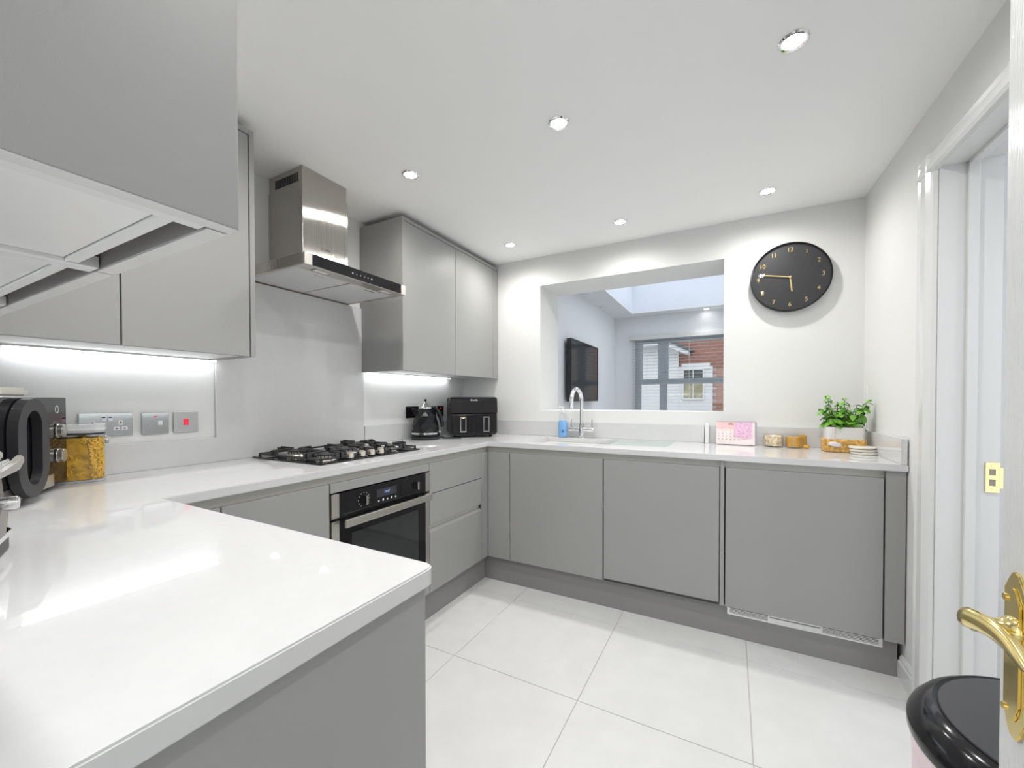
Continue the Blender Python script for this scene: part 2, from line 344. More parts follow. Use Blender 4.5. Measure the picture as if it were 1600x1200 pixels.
# venetian blind
bl = thing('venetian_blind', 'pale grey venetian blind with open slats across the far window', 'blind', (1.98, 3.25, .93))
obj('pelmet', B().box(.697, 3.34, 3.205, 3.285, 2.045, 2.112, .003), PELM, bl)
sl = None
nsl = 0
z = 1.00
while z < 2.03:
    if sl is None:
        bb = B(); bb.box(.735, 3.31, 3.225, 3.272, z-.0012, z+.0012, M=None); sl = obj('slat', bb, SLAT, bl)
    else:
        o = sl.copy(); COL.objects.link(o); o.location.z = z-1.00
    z += .0455
for x in (.86, 1.50, 2.15, 2.8): obj('cord', B().cyl((x, 3.223, .99), .0022, 1.06, n=6), WHITEP, bl)
obj('bottom_rail', B().box(.735, 3.31, 3.225, 3.272, .965, .985, .003), SLAT, bl)
# television
tv = thing('television', 'black wall mounted television on the extension wall behind the hatch', 'television', (.51, 1.66, 1.165))
obj('screen', B().box(.525, .54, 1.19, 2.13, 1.175, 1.815), TVB, tv); obj('bezel', B().plate_hole(1.18, 2.14, 1.165, 1.828, [(1.192, 2.128, 1.19, 1.816)], .49, .544, 'X'), BLACKM, tv)
obj('wall_bracket', B().box(.481, .49, 1.5, 1.8, 1.35, 1.65), BLACKM, tv)
# ceiling downlights of the extension
def downlight(x, y, zc, lit, label, group=None, rr=.041):
    t = thing('ceiling_spotlight', label, 'ceiling light', (x, y, zc), 0, group)
    obj('trim_ring', B().lathe([(.029, -.0015), (.031, -.005), (rr-.004, -.006), (rr, -.002), (rr, 0), (.029, 0)], 36, (x, y, zc)), CHROME, t, True)
    obj('lens', B().lathe([(0, -.0035), (.029, -.0035), (.029, 0)], 32, (x, y, zc)), LAMP if lit else FRAMEG, t, True)
    return t
downlight(.513, 1.667, 2.4, False, 'unlit ceiling spotlight beyond the hatch, nearer one above the television', rr=.05)
downlight(.536, 2.366, 2.4, False, 'unlit ceiling spotlight beyond the hatch, farther one towards the window', rr=.05)
downlight(1.71, 3.2, 2.4, True, 'lit ceiling spotlight above the venetian blind in the extension', rr=.05)
# outside: neighbouring house
struct('ground', B().box(-8, 12, 3.6, 14, -.3, -.05), GRASS)
hs = thing('neighbouring_house', 'red brick and white rendered house outside the extension window', 'house', (1.5, 8.2, -.05))
obj('wall', B().box(-3, 7, 8.02, 8.3, -.05, 4.2), MORTAR, hs)
obj('render', B().box(-3, .86, 7.93, 8.02, -.05, 2.56), RENDER, hs)
b = B(); b.box(.86, 1.62, 7.94, 8.02, -.05, 1.99); obj('garage_wall', b, RENDER, hs)
obj('lintel', B().box(.93, 1.56, 7.90, 7.95, 1.92, 2.06, .01), RENDER, hs)
f1 = obj('window', B().plate_hole(.955, 1.435, 1.18, 1.93, [(.985, 1.185, 1.22, 1.90), (1.205, 1.405, 1.22, 1.90)], 7.90, 7.94, 'Y'), RENDER, hs)
obj('pane', B().box(.985, 1.405, 7.925, 7.93, 1.60, 1.90), DARKPANE, f1); obj('pane', B().box(.985, 1.405, 7.925, 7.93, 1.22, 1.60), REFLPANE, f1)
b = B(); b.prism([(-3.0, 2.52), (.60, 2.60), (1.12, 2.33), (1.10, 2.25), (.55, 2.50), (-3, 2.42)], 7.55, 8.02, 'Y'); obj('soffit', b, RENDER, hs)
b = B(); b.prism([(-3, 2.62), (.62, 2.66), (1.22, 2.36), (1.14, 2.33), (.60, 2.60), (-3, 2.57)], 7.50, 8.02, 'Y'); obj('roof_edge', b, DARKPANE, hs)
bk = None
row = 0; z = .9
while z < 2.78:
    x = .80 - (0 if row % 2 else .1125)
    while x < 2.25:
        if not (x+.215 < 1.62 and z < 1.98) and not (x < 1.5 and z < 1.98):
            if bk is None: bk = obj('brick', B().box(0, .215, 8.005, 8.03, 0, .065), BRICKM, hs); bk.location = Vector((x, 0, z)); base_b = bk
            else:
                o = base_b.copy(); COL.objects.link(o); o.location = Vector((x, random.uniform(-.003, .003), z))
        x += .225
    z += .075; row += 1

# kitchen downlights
LL = {0: 'farthest row, in the corner towards the tall grey wall cupboards', 1: 'farthest row, above the left part of the hatch', 2: 'farthest row, above the clock side of the hatch',
      3: 'beside the cooker hood', 4: 'in the middle of the ceiling', 5: 'largest and nearest, towards the doorway', 6: '', 7: '', 8: ''}
labs = ['lit ceiling spotlight in the far corner near the grey wall cupboards', 'lit ceiling spotlight above the middle of the hatch, back row', 'lit ceiling spotlight in the back row nearest the clock',
        'lit ceiling spotlight just in front of the steel cooker hood', 'lit ceiling spotlight in the middle of the ceiling, middle row', 'largest lit ceiling spotlight, nearest the door opening', None, None, None]
for (x, y), l in zip(SPOTS, labs):
    if l: downlight(x, y, ZC, True, l, 'recessed spotlights in the kitchen ceiling')
    else: downlight(x, y, ZC, True, ['lit ceiling spotlight over the near grey wall cupboards, out of view', 'lit ceiling spotlight above the near worktop, out of view', 'lit ceiling spotlight above the entrance, out of view'][round((x-.64)/.766)], 'recessed spotlights in the kitchen ceiling')

# ================================================================== BASE UNITS
def door(name, x0, x1, y0, y1, z0, z1, parent, m=DOORG, bev=.0015): return obj(name, B().box(x0, x1, y0, y1, z0, z1, bev), m, parent)
T = .019
# near-left base cupboard on the hob run
c = thing('base_cupboard', 'grey handleless base cupboard left of the oven', 'cupboard', (.3, -1.97, .15))
obj('body', B().box(.02, XD-T-.003, -2.162, -1.777, ZP, ZD-.004), GAP, c); door('door', XD-T, XD, -2.162, -1.778, ZP, ZD, c)  # body coloured dark to deepen the shade between fronts
c = thing('corner_filler', 'grey filler panel at the inner corner behind the near worktop', 'panel', (.6, -2.25, .15))
obj('panel', B().box(XD-T, XD, -2.31, -2.166, ZP, ZD, .0015), DOORG, c); obj('post', B().box(.56, XD-T-.002, -2.32, -2.166, ZP, ZD-.004), PLINTH, c)
# oven with its housing
ov = thing('built_in_oven', 'black glass built-in oven with steel bar handle under the gas hob', 'oven', (.32, -1.473, .15))
obj('housing', B().box(.02, XD-T-.004, -1.772, -1.174, ZP, ZD-.004), GAP, ov)
door('filler_panel', XD-T, XD, -1.772, -1.174, .808, ZD, ov); door('lower_filler_panel', XD-T, XD, -1.772, -1.174, ZP, .205, ov)
cp = obj('control_panel', B().box(XD-T, XD+.001, -1.732, -1.206, .704, .802, .001), BLACKG, ov)
for y0, y1 in ((-1.769, -1.733), (-1.205, -1.177)):
    obj('side_trim', B().box(XD-T, XD+.002, y0, y1, .704, .802, .001), STEELD, ov)
od = obj('oven_door', B().box(XD-T, XD+.001, -1.732, -1.206, .212, .690, .001), BLACKG, ov)
for y0, y1 in ((-1.769, -1.733), (-1.205, -1.177)): obj('door_trim', B().box(XD-T, XD+.002, y0, y1, .212, .692, .001), STEELD, od)
WIN = mat('oven_window', (.035, .036, .038), .06, coat=.4, var=(10, .05))
obj('window', B().box(XD+.0005, XD+.0018, -1.672, -1.262, .26, .625, .0004), WIN, od)
b = B(); b.box(XD+.035, XD+.047, -1.735, -1.205, .668, .700, .002); b.box(XD, XD+.037, -1.70, -1.682, .676, .692); b.box(XD, XD+.037, -1.262, -1.244, .676, .692); obj('handle', b, STEELD, ov)
for i, y in enumerate((-1.607, -1.283)):
    k = obj('knob', B().cyl((XD+.001, y, .752), .017, .006, 'X', 32, bev=.001), BLACKP, cp)
    obj('knob_grip', B().box(XD+.006, XD+.026, y-.006, y+.006, .733, .771, .003), DARKCHROME, ov)
obj('display', B().box(XD+.0005, XD+.0016, -1.535, -1.412, .742, .778), DISPLAY, cp)
text('display_digits', '19:47', .016, facing((XD+.002, -1.474, .760), 0), DIGIT, cp)
for i in range(11):
    a = math.radians(-150+30*i)
    obj('dial_mark', B().cyl((XD+.001, -1.607+.030*math.sin(a), .752+.030*math.cos(a)), .0022, .0008, 'X', 8), GREYPRINT, cp)
for i in range(5): obj('touch_key', B().box(XD+.0005, XD+.0016, -1.527+.026*i, -1.519+.026*i, .722, .729+.003*(i % 2)), WHITEPR, cp)
# drawer unit
d = thing('drawer_unit', 'grey three drawer base unit right of the oven', 'drawers', (.3, -.92, .15))
obj('body', B().box(.02, XD-T-.003, -1.170, -.672, ZP, ZD-.004), GAP, d)
for z0, z1 in ((.685, ZD), (.518, .681)): door('drawer_front', XD-T, XD, -1.171, -.670, z0, z1, d)
obj('drawer_front', B().prism([(XD-T, ZP), (XD, ZP), (XD, .478), (XD-.004, .486), (XD-T, .497)], -1.171, -.670, 'Y', .0008), DOORG, d)
obj('handle_channel', B().box(XD-T-.0028, XD-T+.004, -1.171, -.672, .497, .518), GOLA, d)
obj('channel_end_cap', B().box(XD-T, XD-.002, -.680, -.672, .498, .514), GAP, d)
p = thing('corner_post', 'grey L-shaped post in the inside corner between drawers and sink cupboards', 'panel', (.66, -.63, .15))
obj('side_panel', B().box(XD-T, XD, -.667, YD+.0, ZP, ZD, .001), DOORG, p); obj('front_panel', B().box(XD+.001, .777, YD, YD+T, ZP, ZD, .001), DOORG, p)
# back run
s = thing('sink_cupboard', 'grey handleless cupboard below the left end of the sink', 'cupboard', (1.08, -.3, .15))
obj('body', B().box(.781, 1.376, YD+T+.003, -.02, ZP, .715), GAP, s); obj('front_rail', B().box(.781, 1.376, YD+T+.003, YD+T+.02, .72, ZD-.004), GAP, s)
door('door', .780, 1.375, YD, YD+T, ZP, ZD, s)
s = thing('integrated_dishwasher', 'integrated dishwasher behind a grey door with dark slot at its foot', 'dishwasher', (1.67, -.3, .15))
obj('body', B().box(1.381, 1.962, YD+T+.003, -.02, ZP, ZD-.004), GAP, s); door('door', 1.382, 1.961, YD-.002, YD+T-.002, .1735, ZD, s)
obj('toe_slot', B().box(1.384, 1.960, YD+.001, YD+T+.003, .1615, .1730), GAP, s)
s = thing('divider_panel', 'narrow grey upright panel between dishwasher and fridge doors', 'panel', (1.973, -.3, .15))
obj('panel', B().box(1.965, 1.983, YD, -.02, ZP, ZB-.0005, .001), DOORG, s)
s = thing('integrated_fridge', 'integrated fridge behind the wide grey door at the right wall', 'fridge', (2.285, -.3, .15))
obj('body', B().box(1.988, 2.580, YD+T+.003, -.02, ZP, ZD-.004), GAP, s); door('door', 1.989, 2.580, YD-.002, YD+T-.002, ZP, ZD, s)
s = thing('end_panel', 'grey end panel between the fridge door and the right wall', 'panel', (2.615, -.3, .15))
obj('panel', B().box(2.586, 2.650, YD-.002, -.02, ZP-.002, ZB-.0005, .001), DOORG, s)
# ventilation grille in plinth
g = thing('plinth_grille', 'silver ventilation grille in the plinth under the fridge door', 'grille', (2.29, -.566, .114))
obj('frame', B().plate_hole(1.998, 2.587, .114, .150, [(2.010, 2.170, .122, .150), (2.178, 2.372, .122, .144), (2.380, 2.575, .122, .150)], -.568, -.5635, 'Y'), ALUG, g)
for k in range(4):
    z = .1255+.0062*k
    obj('slat', B().box(2.010, 2.170, -.568, -.5635, z-.0015, z+.0015), ALUG, g); obj('slat', B().box(2.380, 2.575, -.568, -.5635, z-.0015, z+.0015), ALUG, g)
obj('centre_plate', B().box(2.178, 2.372, -.5665, -.5635, .122, .138), ALUG, g)
# plinths
tag(obj('plinth', B().box(.56, .575, -2.31, -.563, 0, .158), PLINTH), 'dark grey plinth under the oven and drawers', 'plinth')
tag(obj('plinth', B().box(.576, 2.636, -.563, -.548, 0, .158), PLINTH), 'dark grey plinth under the sink, dishwasher and fridge run', 'plinth')
# handle channels under the worktop
tag(obj('handle_channel', B().box(XD-.040, XD-.018, -2.31, YD+.017, ZD-.001, ZB-.0005), GOLA), 'pale grey recessed handle channel above the oven and drawers', 'trim')
t = thing('handle_channel', 'pale grey recessed handle channel above the sink run doors', 'trim', (1.6, YD+.03, ZD))
for x0, x1 in ((XD-.017, 1.964), (1.984, 2.585)): obj('channel_section', B().box(x0, x1, YD+.018, YD+.040, ZD-.001, ZB-.0005), GOLA, t)
# near leg of the U: end panel and the cupboards behind it
t = thing('peninsula_end_panel', 'large grey end panel under the near worktop', 'panel', (1.565, -2.64, 0))
obj('panel', B().box(1.556, 1.576, -2.945, -2.333, 0, ZB-.0005, .001), DOORG, t)
for x0, x1, l in ((.65, 1.1, 'grey base cupboard of the near run, inner one hidden below the worktop'), (1.1, 1.552, 'grey base cupboard of the near run beside its end panel')):
    c = thing('base_cupboard', l, 'cupboard', ((x0+x1)/2, -2.64, .15))
    obj('body', B().box(x0+.002, x1-.002, -2.94, -2.36, ZP, ZB-.001), GAP, c); door('door', x0+.002, x1-.002, -2.357, -2.338, ZP, ZD, c)
tag(obj('plinth', B().box(.66, 1.55, -2.395, -2.38, 0, .158), PLINTH), 'dark grey plinth of the near cupboard run', 'plinth')

# ================================================================== WORKTOP
def worktop():
    bm = bmesh.new()
    xs = sorted([0, .002, XA, .84, 1.36, 1.586, 2.650]); xs = [.002, XA, .84, 1.36, 1.586, 2.652]; ys = [-2.948, -2.317, YB, -.48, -.12, -.002]
    V = {}
    def v(i, j):
        if (i, j) not in V: V[(i, j)] = bm.verts.new((xs[i], ys[j], ZT))
        return V[(i, j)]
    fs = []
    for i in range(5):
        for j in range(5):
            cx, cy = (xs[i]+xs[i+1])/2, (ys[j]+ys[j+1])/2
            keep = cx < XA or cy > YB or (cy < -2.317 and cx < 1.586)
            if .84 < cx < 1.36 and -.48 < cy < -.12: keep = False
            if keep and i == 3 and j == 0:      # rounded outer corner of the near leg
                R_c = .020; arc = [bm.verts.new((1.586-R_c+R_c*math.cos(a), -2.317-R_c+R_c*math.sin(a), ZT)) for a in [PI/2*k/6 for k in range(7)]]
                fs.append(bm.faces.new([v(i, j), v(i+1, j)]+arc+[v(i, j+1)]))
            elif keep: fs.append(bm.faces.new([v(i, j), v(i+1, j), v(i+1, j+1), v(i, j+1)]))
    ex = bmesh.ops.extrude_face_region(bm, geom=fs)
    vs = [g_ for g_ in ex['geom'] if isinstance(g_, bmesh.types.BMVert)]
    bmesh.ops.translate(bm, vec=(0, 0, ZB-ZT), verts=vs); bmesh.ops.recalc_face_normals(bm, faces=bm.faces)
    bm.normal_update()
    es = [e for e in bm.edges if len(e.link_faces) == 2 and e.calc_face_angle(0) > 1.2 and abs(e.verts[0].co.z-e.verts[1].co.z) < 1e-5]
    bmesh.ops.bevel(bm, geom=es, offset=.0025, segments=2, affect='EDGES')
    b = B(); b.bm = bm; return b
tag(obj('worktop', worktop(), QUARTZ), 'continuous U-shaped white quartz worktop running round the kitchen', 'worktop')
b = B(); b.box(.002, .020, -1.068, -.022, ZT+.0005, 1.018, .001); tag(obj('upstand', b, QUARTZ), 'white quartz upstand behind the kettle right of the hob', 'upstand')
b = B(); b.box(.002, .020, -2.947, -1.889, ZT+.0005, 1.018, .001); tag(obj('upstand', b, QUARTZ), 'white quartz upstand under the chrome sockets left of the hob', 'upstand')
b = B(); b.box(.002, 1.862, -.021, -.002, ZT+.0005, 1.018, .001); tag(obj('upstand', b, QUARTZ), 'white quartz upstand below the hatch behind the tap', 'upstand')
b = B(); b.box(1.885, 2.628, -.021, -.002, ZT+.0005, 1.018, .001); tag(obj('upstand', b, QUARTZ), 'white quartz upstand below the clock behind the plant', 'upstand')
b = B(); b.box(2.629, 2.650, YB+.002, -.022, ZT+.0005, 1.018, .001); tag(obj('upstand', b, QUARTZ), 'white quartz upstand on the right wall beside the coasters', 'upstand')
b = B(); b.box(.002, .014, -1.887, -1.070, ZT+.0005, 1.742, .001); tag(obj('splashback', b, QUARTZ), 'tall white quartz splashback behind the hob', 'splashback')
# sink
s = thing('sink', 'white undermounted sink in front of the chrome tap', 'sink', (1.1, -.3, .72))
b = B(); b.plate_hole(.825, 1.375, -.495, -.105, [(.845, 1.355, -.475, -.125)], .74, ZB-.0008, 'Z'); b.box(.825, 1.375, -.495, -.105, .725, .74); obj('bowl', b, WHITEP, s)
obj('drain', B().cyl((1.1, -.3, .740), .04, .003, n=24, bev=.001), CHROME, s)
s = tag(obj('glass_board', B().prism([(1.30, -.40), (1.315, -.42), (1.675, -.42), (1.692, -.405), (1.70, -.09), (1.685, -.072), (1.325, -.072), (1.31, -.085)], ZT+.001, ZT+.006, bev=.001), GLASSG), 'clear glass worktop saver with green edge lying by the sink', 'chopping board')

# ================================================================== WALL CUPBOARDS
def wcab(name, label, y0, y1, doors, parent=None):
    t = thing(name, label, 'wall cupboard', (.17, (y0+y1)/2, ZWB))
    obj('body', B().box(.003, XW-T-.003, y0, y1, ZWB+.006, ZWT-.002), CARC, t)
    for a, b_ in doors: door('door', XW-T, XW-.001, a, b_, ZWB, ZWT-.022, t)
    return t
t = wcab('wall_cupboard', 'grey wall cupboard between the cooker hood and the cupboard in the corner', -1.066, -.578, [(-1.0665, -.5785)])
obj('end_panel', B().box(.003, XW+.001, -1.085, -1.067, ZWB, ZWT, .0008), DOORG, t)
t = wcab('wall_cupboard', 'grey wall cupboard next to the back wall above the kettle', -.577, -.005, [(-.5755, -.082)])
obj('filler_panel', B().box(XW-T, XW-.001, -.0795, -.004, ZWB, ZWT-.022), DOORG, t)
tag(obj('top_panel', B().box(.003, XW+.001, -1.066, -.004, ZWT-.019, ZWT, .0008), DOORG), 'thin grey panel along the top of the wall cupboards right of the hood', 'panel')
t = wcab('wall_cupboard', 'grey wall cupboard just left of the cooker hood', -2.307, -1.925, [(-2.3065, -1.927)])
obj('end_panel', B().box(.003, XW+.001, -1.923, -1.905, ZWB, ZWT, .0008), DOORG, t)
t = wcab('wall_cupboard', 'grey wall cupboard above the sockets, partly hidden by the near cupboards', -2.945, -2.309, [(-2.62, -2.3105)])
tag(obj('top_panel', B().box(.003, XW+.001, -2.60, -1.924, ZWT-.019, ZWT, .0008), DOORG), 'thin grey panel along the top of the wall cupboards left of the hood', 'panel')
# near-run wall cupboards seen from below
NY = -2.608
def ncab(label, x0, x1):
    t = thing('wall_cupboard', label, 'wall cupboard', ((x0+x1)/2, -2.78, ZWB))
    obj('body', B().box(x0+.0005, x1-.0005, -2.945, NY-.0415, 1.3675, ZWT-.002), CARC, t)
    obj('side_rail', B().box(x0+.0005, x0+.016, -2.945, NY-.021, 1.3525, 1.367), CARC, t); obj('side_rail', B().box(x1-.016, x1-.0005, -2.945, NY-.021, 1.3525, 1.367), CARC, t)
    obj('front_rail', B().box(x0+.017, x1-.017, NY-.052, NY-.0405, 1.3535, 1.367), CARC, t)
    obj('bottom_board', B().box(x0+.017, x1-.017, -2.94, NY-.053, 1.357, 1.367, .001), WHITEP, t)
    obj('handle_slot', B().box(x0+.0165, x1-.0165, NY-.040, NY-.0205, 1.378, 1.40), SLOTM, t)
    obj('lit_edge_strip', B().box(x0+.002, x1-.002, NY-.0185, NY-.0008, ZWB-.0008, ZWB+.0002), EDGE, t)  # added strip, brightened underside of the door by its pale colour
    door('door', x0+.0015, x1-.0015, NY-.019, NY, ZWB, ZWT, t)
    return t
t = ncab('grey wall cupboard over the near worktop, at the open end', 1.268, 1.552)
obj('lit_edge_strip', B().box(1.5535, 1.5702, -2.945, NY-.0008, ZWB-.0008, ZWB+.0002), EDGE, t)
obj('end_panel', B().box(1.5525, 1.571, -2.945, NY, ZWB, ZWT, .001), DOORG, t)
ncab('grey wall cupboard over the near worktop, second from the open end', .846, 1.268)
ncab('grey wall cupboard over the near worktop, closest to the left wall', .352, .846)
# under-cupboard LED tapes
for y0, y1, l in ((-1.062, -.22, 'glowing white light strip under the wall cupboards by the kettle'), (-2.49, -1.893, 'glowing white light strip under the wall cupboards above the sockets')):
    t = thing('light_strip', l, 'light strip', (.035, (y0+y1)/2, ZWB-.008))
    obj('profile', B().box(.022, .042, y0, y1, ZWB-.001, ZWB+.0055), ALUG, t); obj('diffuser', B().box(.025, .039, y0+.004, y1-.004, ZWB-.004, ZWB-.001, .0008), LED, t)

# ================================================================== APPLIANCES AND FITTINGS
# cooker hood
h = thing('cooker_hood', 'stainless steel chimney cooker hood with black glass control strip', 'cooker hood', (.23, -1.473, 1.745))
obj('canopy', B().box(.003, .452, -1.768, -1.177, 1.752, 1.796, .0015), STEEL, h)
obj('front_panel', B().box(.452, .460, -1.768, -1.177, 1.746, 1.797, .001), STEELD, h)
obj('control_glass', B().box(.4595, .463, -1.732, -1.214, 1.7475, 1.7955, .0006), BLACKG, h)
obj('underside_frame', B().plate_hole(.003, .452, -1.768, -1.177, [(.03, .385, -1.752, -1.476), (.03, .385, -1.470, -1.193)], 1.746, 1.752, 'Z'), STEELD, h)
for y0, y1 in ((-1.750, -1.478), (-1.468, -1.195)):
    fl_ = obj('grease_filter', B().box(.032, .383, y0, y1, 1.7475, 1.7515, .001), FILTER, h)
    obj('latch', B().box(.345, .365, (y0+y1)/2-.03, (y0+y1)/2+.03, 1.7462, 1.7478, .0006), STEELD, fl_)
for y in (-1.66, -1.285):
    obj('hood_lamp', B().box(.402, .432, y-.035, y+.035, 1.7445, 1.7475, .001), WHITEP, h)
    obj('lamp_frame', B().plate_hole(.397, .437, y-.04, y+.04, [(.402, .432, y-.035, y+.035)], 1.744, 1.7465, 'Z'), STEEL, h)
obj('lower_chimney', B().box(.003, .262, -1.640, -1.388, 1.797, 2.195, .0012), STEEL, h)
obj('upper_chimney', B().box(.003, .258, -1.636, -1.392, 2.195, ZC-.0015, .001), STEEL, h)
for i in range(14):
    x = .052+.0128*i
    obj('vent_slot', B().box(x, x+.0075, -1.6375, -1.6345, 2.205, 2.246), GAP, h)
text('logo', 'NEFF', .013, facing((.2628, -1.505, 1.914), 0), DARKPR, h)
obj('logo_ring', B().lathe([(.0075, 0), (.0085, 0), (.0085, .0006), (.0075, .0006), (.0075, 0)], 24, M=facing((.2622, -1.531, 1.916), 0)), DARKPR, h)
for i in range(6): obj('touch_icon', B().cyl((.4628, -1.528+.0225*i, 1.7705), .0026 if i % 5 else .0042, .0006, 'X', 10), GREYPRINT, h)

# gas hob
hb = thing('gas_hob', 'black glass gas hob with cast iron pan supports and pale knobs', 'hob', (.275, -1.443, ZT+.0008))
obj('glass_plate', B().box(.03, .522, -1.748, -1.138, ZT+.0008, ZT+.007, .003), BLACKG, hb)
BUR = [(.41, -1.638, .040), (.175, -1.625, .034), (.30, -1.443, .050), (.175, -1.262, .040), (.41, -1.250, .028)]
ZH = ZT+.007
for i, (x, y, r_) in enumerate(BUR):
    bu = obj('burner', B().lathe([(r_+.008, 0), (r_+.006, .004), (r_, .006), (r_, .018), (r_-.004, .020), (0, .020)], 32, (x, y, ZH)), STEELD, hb, True)
    obj('burner_cap', B().lathe([(r_-.003, .020), (r_+.001, .0225), (r_-.002, .027), (0, .028)], 32, (x, y, ZH)), IRON, bu, True)
    b = B()
    for k in range(16):
        a = k*PI/8; b.box(r_-.001, r_+.0012, -.002, .002, .010, .0185, M=Matrix.Translation((x, y, ZH)) @ Matrix.Rotation(a, 4, 'Z'))
    o = obj('flame_ports', b, BLACKM, bu); o['kind'] = 'stuff'
def support(y0, y1, burn):
    b = B(); x0, x1 = .062, .505; zt = ZH+.030
    for (xa, xb, ya, yb) in ((x0, x1, y0, y0+.008), (x0, x1, y1-.008, y1), (x0, x0+.008, y0, y1), (x1-.008, x1, y0, y1)): b.box(xa, xb, ya, yb, ZH+.009, ZH+.018, .0015)
    for cx, cy, r_ in burn:
        for a in (0, PI/2, PI, 3*PI/2):
            # fingers pointing towards the burner, standing up above the frame
            M = Matrix.Translation((cx, cy, 0)) @ Matrix.Rotation(a, 4, 'Z')
            far = {0: x1-cx, 1: y1-cy, 2: cx-x0, 3: cy-y0}[round(a/(PI/2))]; far = min(far, .135)
            b.box(.022, far, -.0045, .0045, zt, zt+.008, .001, M=M); b.box(far-.010, far, -.005, .005, ZH+.010, zt+.006, .001, M=M); b.box(far-.012, far, -.022, .022, ZH+.014, zt+.004, .001, M=M)
    for xa in (x0+.004, x1-.004):
        for ya in (y0+.004, y1-.004): b.cyl((xa, ya, ZH), .006, .012, n=12)
    return b
for y0, y1, bl_ in ((-1.735, -1.546, BUR[:2]), (-1.542, -1.345, BUR[2:3]), (-1.341, -1.152, BUR[3:])):
    o = obj('pan_support', support(y0, y1, bl_), IRON, hb)
for y in (-1.579, -1.512, -1.455, -1.398, -1.341):
    if y == -1.341: continue
    k = obj('knob', B().cyl((.497, y, ZH+.004), .0165, .022, n=28, r2=.0145, bev=.002), KNOB, hb, True)
    obj('knob_base', B().cyl((.497, y, ZH), .0185, .004, n=24), BLACKP, k); obj('knob_grip', B().box(.482, .512, y-.004, y+.004, ZH+.025, ZH+.030, .001), KNOB, k)

# electric sockets, left wall
def plate(name, label, cat, y, z, w_, h_, m, x=.002):
    t = thing(name, label, cat, (x, y, z)); obj('face_plate', B().box(x, x+.006, y-w_/2, y+w_/2, z-h_/2, z+h_/2, .0015), m, t); return t
def pins(t, y, z, m, x=.008):
    for dy, dz, a, b_ in ((0, .012, .0032, .0055), (-.011, -.010, .0055, .0032), (.011, -.010, .0055, .0032)):
        obj('pin_surround', B().box(x-.001, x+.0012, y+dy-a-.0035, y+dy+a+.0035, z+dz-b_-.0035, z+dz+b_+.0035, .001), WHITEP, t)
        obj('pin_hole', B().box(x, x+.0016, y+dy-a*.6, y+dy+a*.6, z+dz-b_*.6, z+dz+b_*.6), GAP, t)
t = plate('double_socket', 'polished nickel double socket behind the pasta jars', 'socket', -2.243, 1.093, .146, .086, DARKCHROME)
pins(t, -2.243-.038, 1.087, WHITEP); pins(t, -2.243+.038, 1.087, WHITEP)
for y in (-2.252, -2.234): obj('rocker', B().box(.007, .0105, y-.007, y+.007, 1.105, 1.125, .001), CHROME, t); obj('rocker_mark', B().box(.0100, .0109, y-.005, y+.005, 1.117, 1.122), GAP, t)
t = plate('fused_switch', 'polished nickel fused switch with small red light, left of the red-rocker switch', 'switch', -2.100, 1.091, .086, .086, DARKCHROME)
obj('rocker', B().box(.007, .0105, -2.093, -2.079, 1.083, 1.101, .001), WHITEP, t); obj('neon', B().cyl((.007, -2.101, 1.117), .0035, .002, 'X', 12), RED, t); obj('fuse_holder', B().box(.007, .009, -2.125, -2.108, 1.079, 1.101, .001), DARKCHROME, t)
t = plate('cooker_switch', 'brushed square cooker switch with red rocker', 'switch', -1.998, 1.091, .086, .086, mat('satin_plate', (.50, .50, .49), .35, .8, bump=(30, .05)))
obj('rocker', B().box(.007, .0115, -2.007, -1.990, 1.078, 1.104, .0015), RED, t)
for yy, lb in ((-.628, 'black plug socket partly hidden behind the kettle lid'), (-.405, 'black single switch between the kettle and the air fryer, nearer the kettle'), (-.310, 'black single switch between the kettle and the air fryer, nearer the air fryer')):
    t = plate('black_switch', lb, 'switch', yy, 1.095, .075 if yy > -.5 else .13, .082, BLACKP)
    obj('rocker', B().box(.007, .011, yy+.005, yy+.018, 1.080, 1.098, .001), BLACKM, t); obj('neon', B().box(.007, .0105, yy-.006, yy+.006, 1.112, 1.124, .001), RED, t)
    if yy > -.5: obj('label_print', B().box(.0078, .0084, yy-.016, yy-.004, 1.092, 1.098), WHITEPR, t)

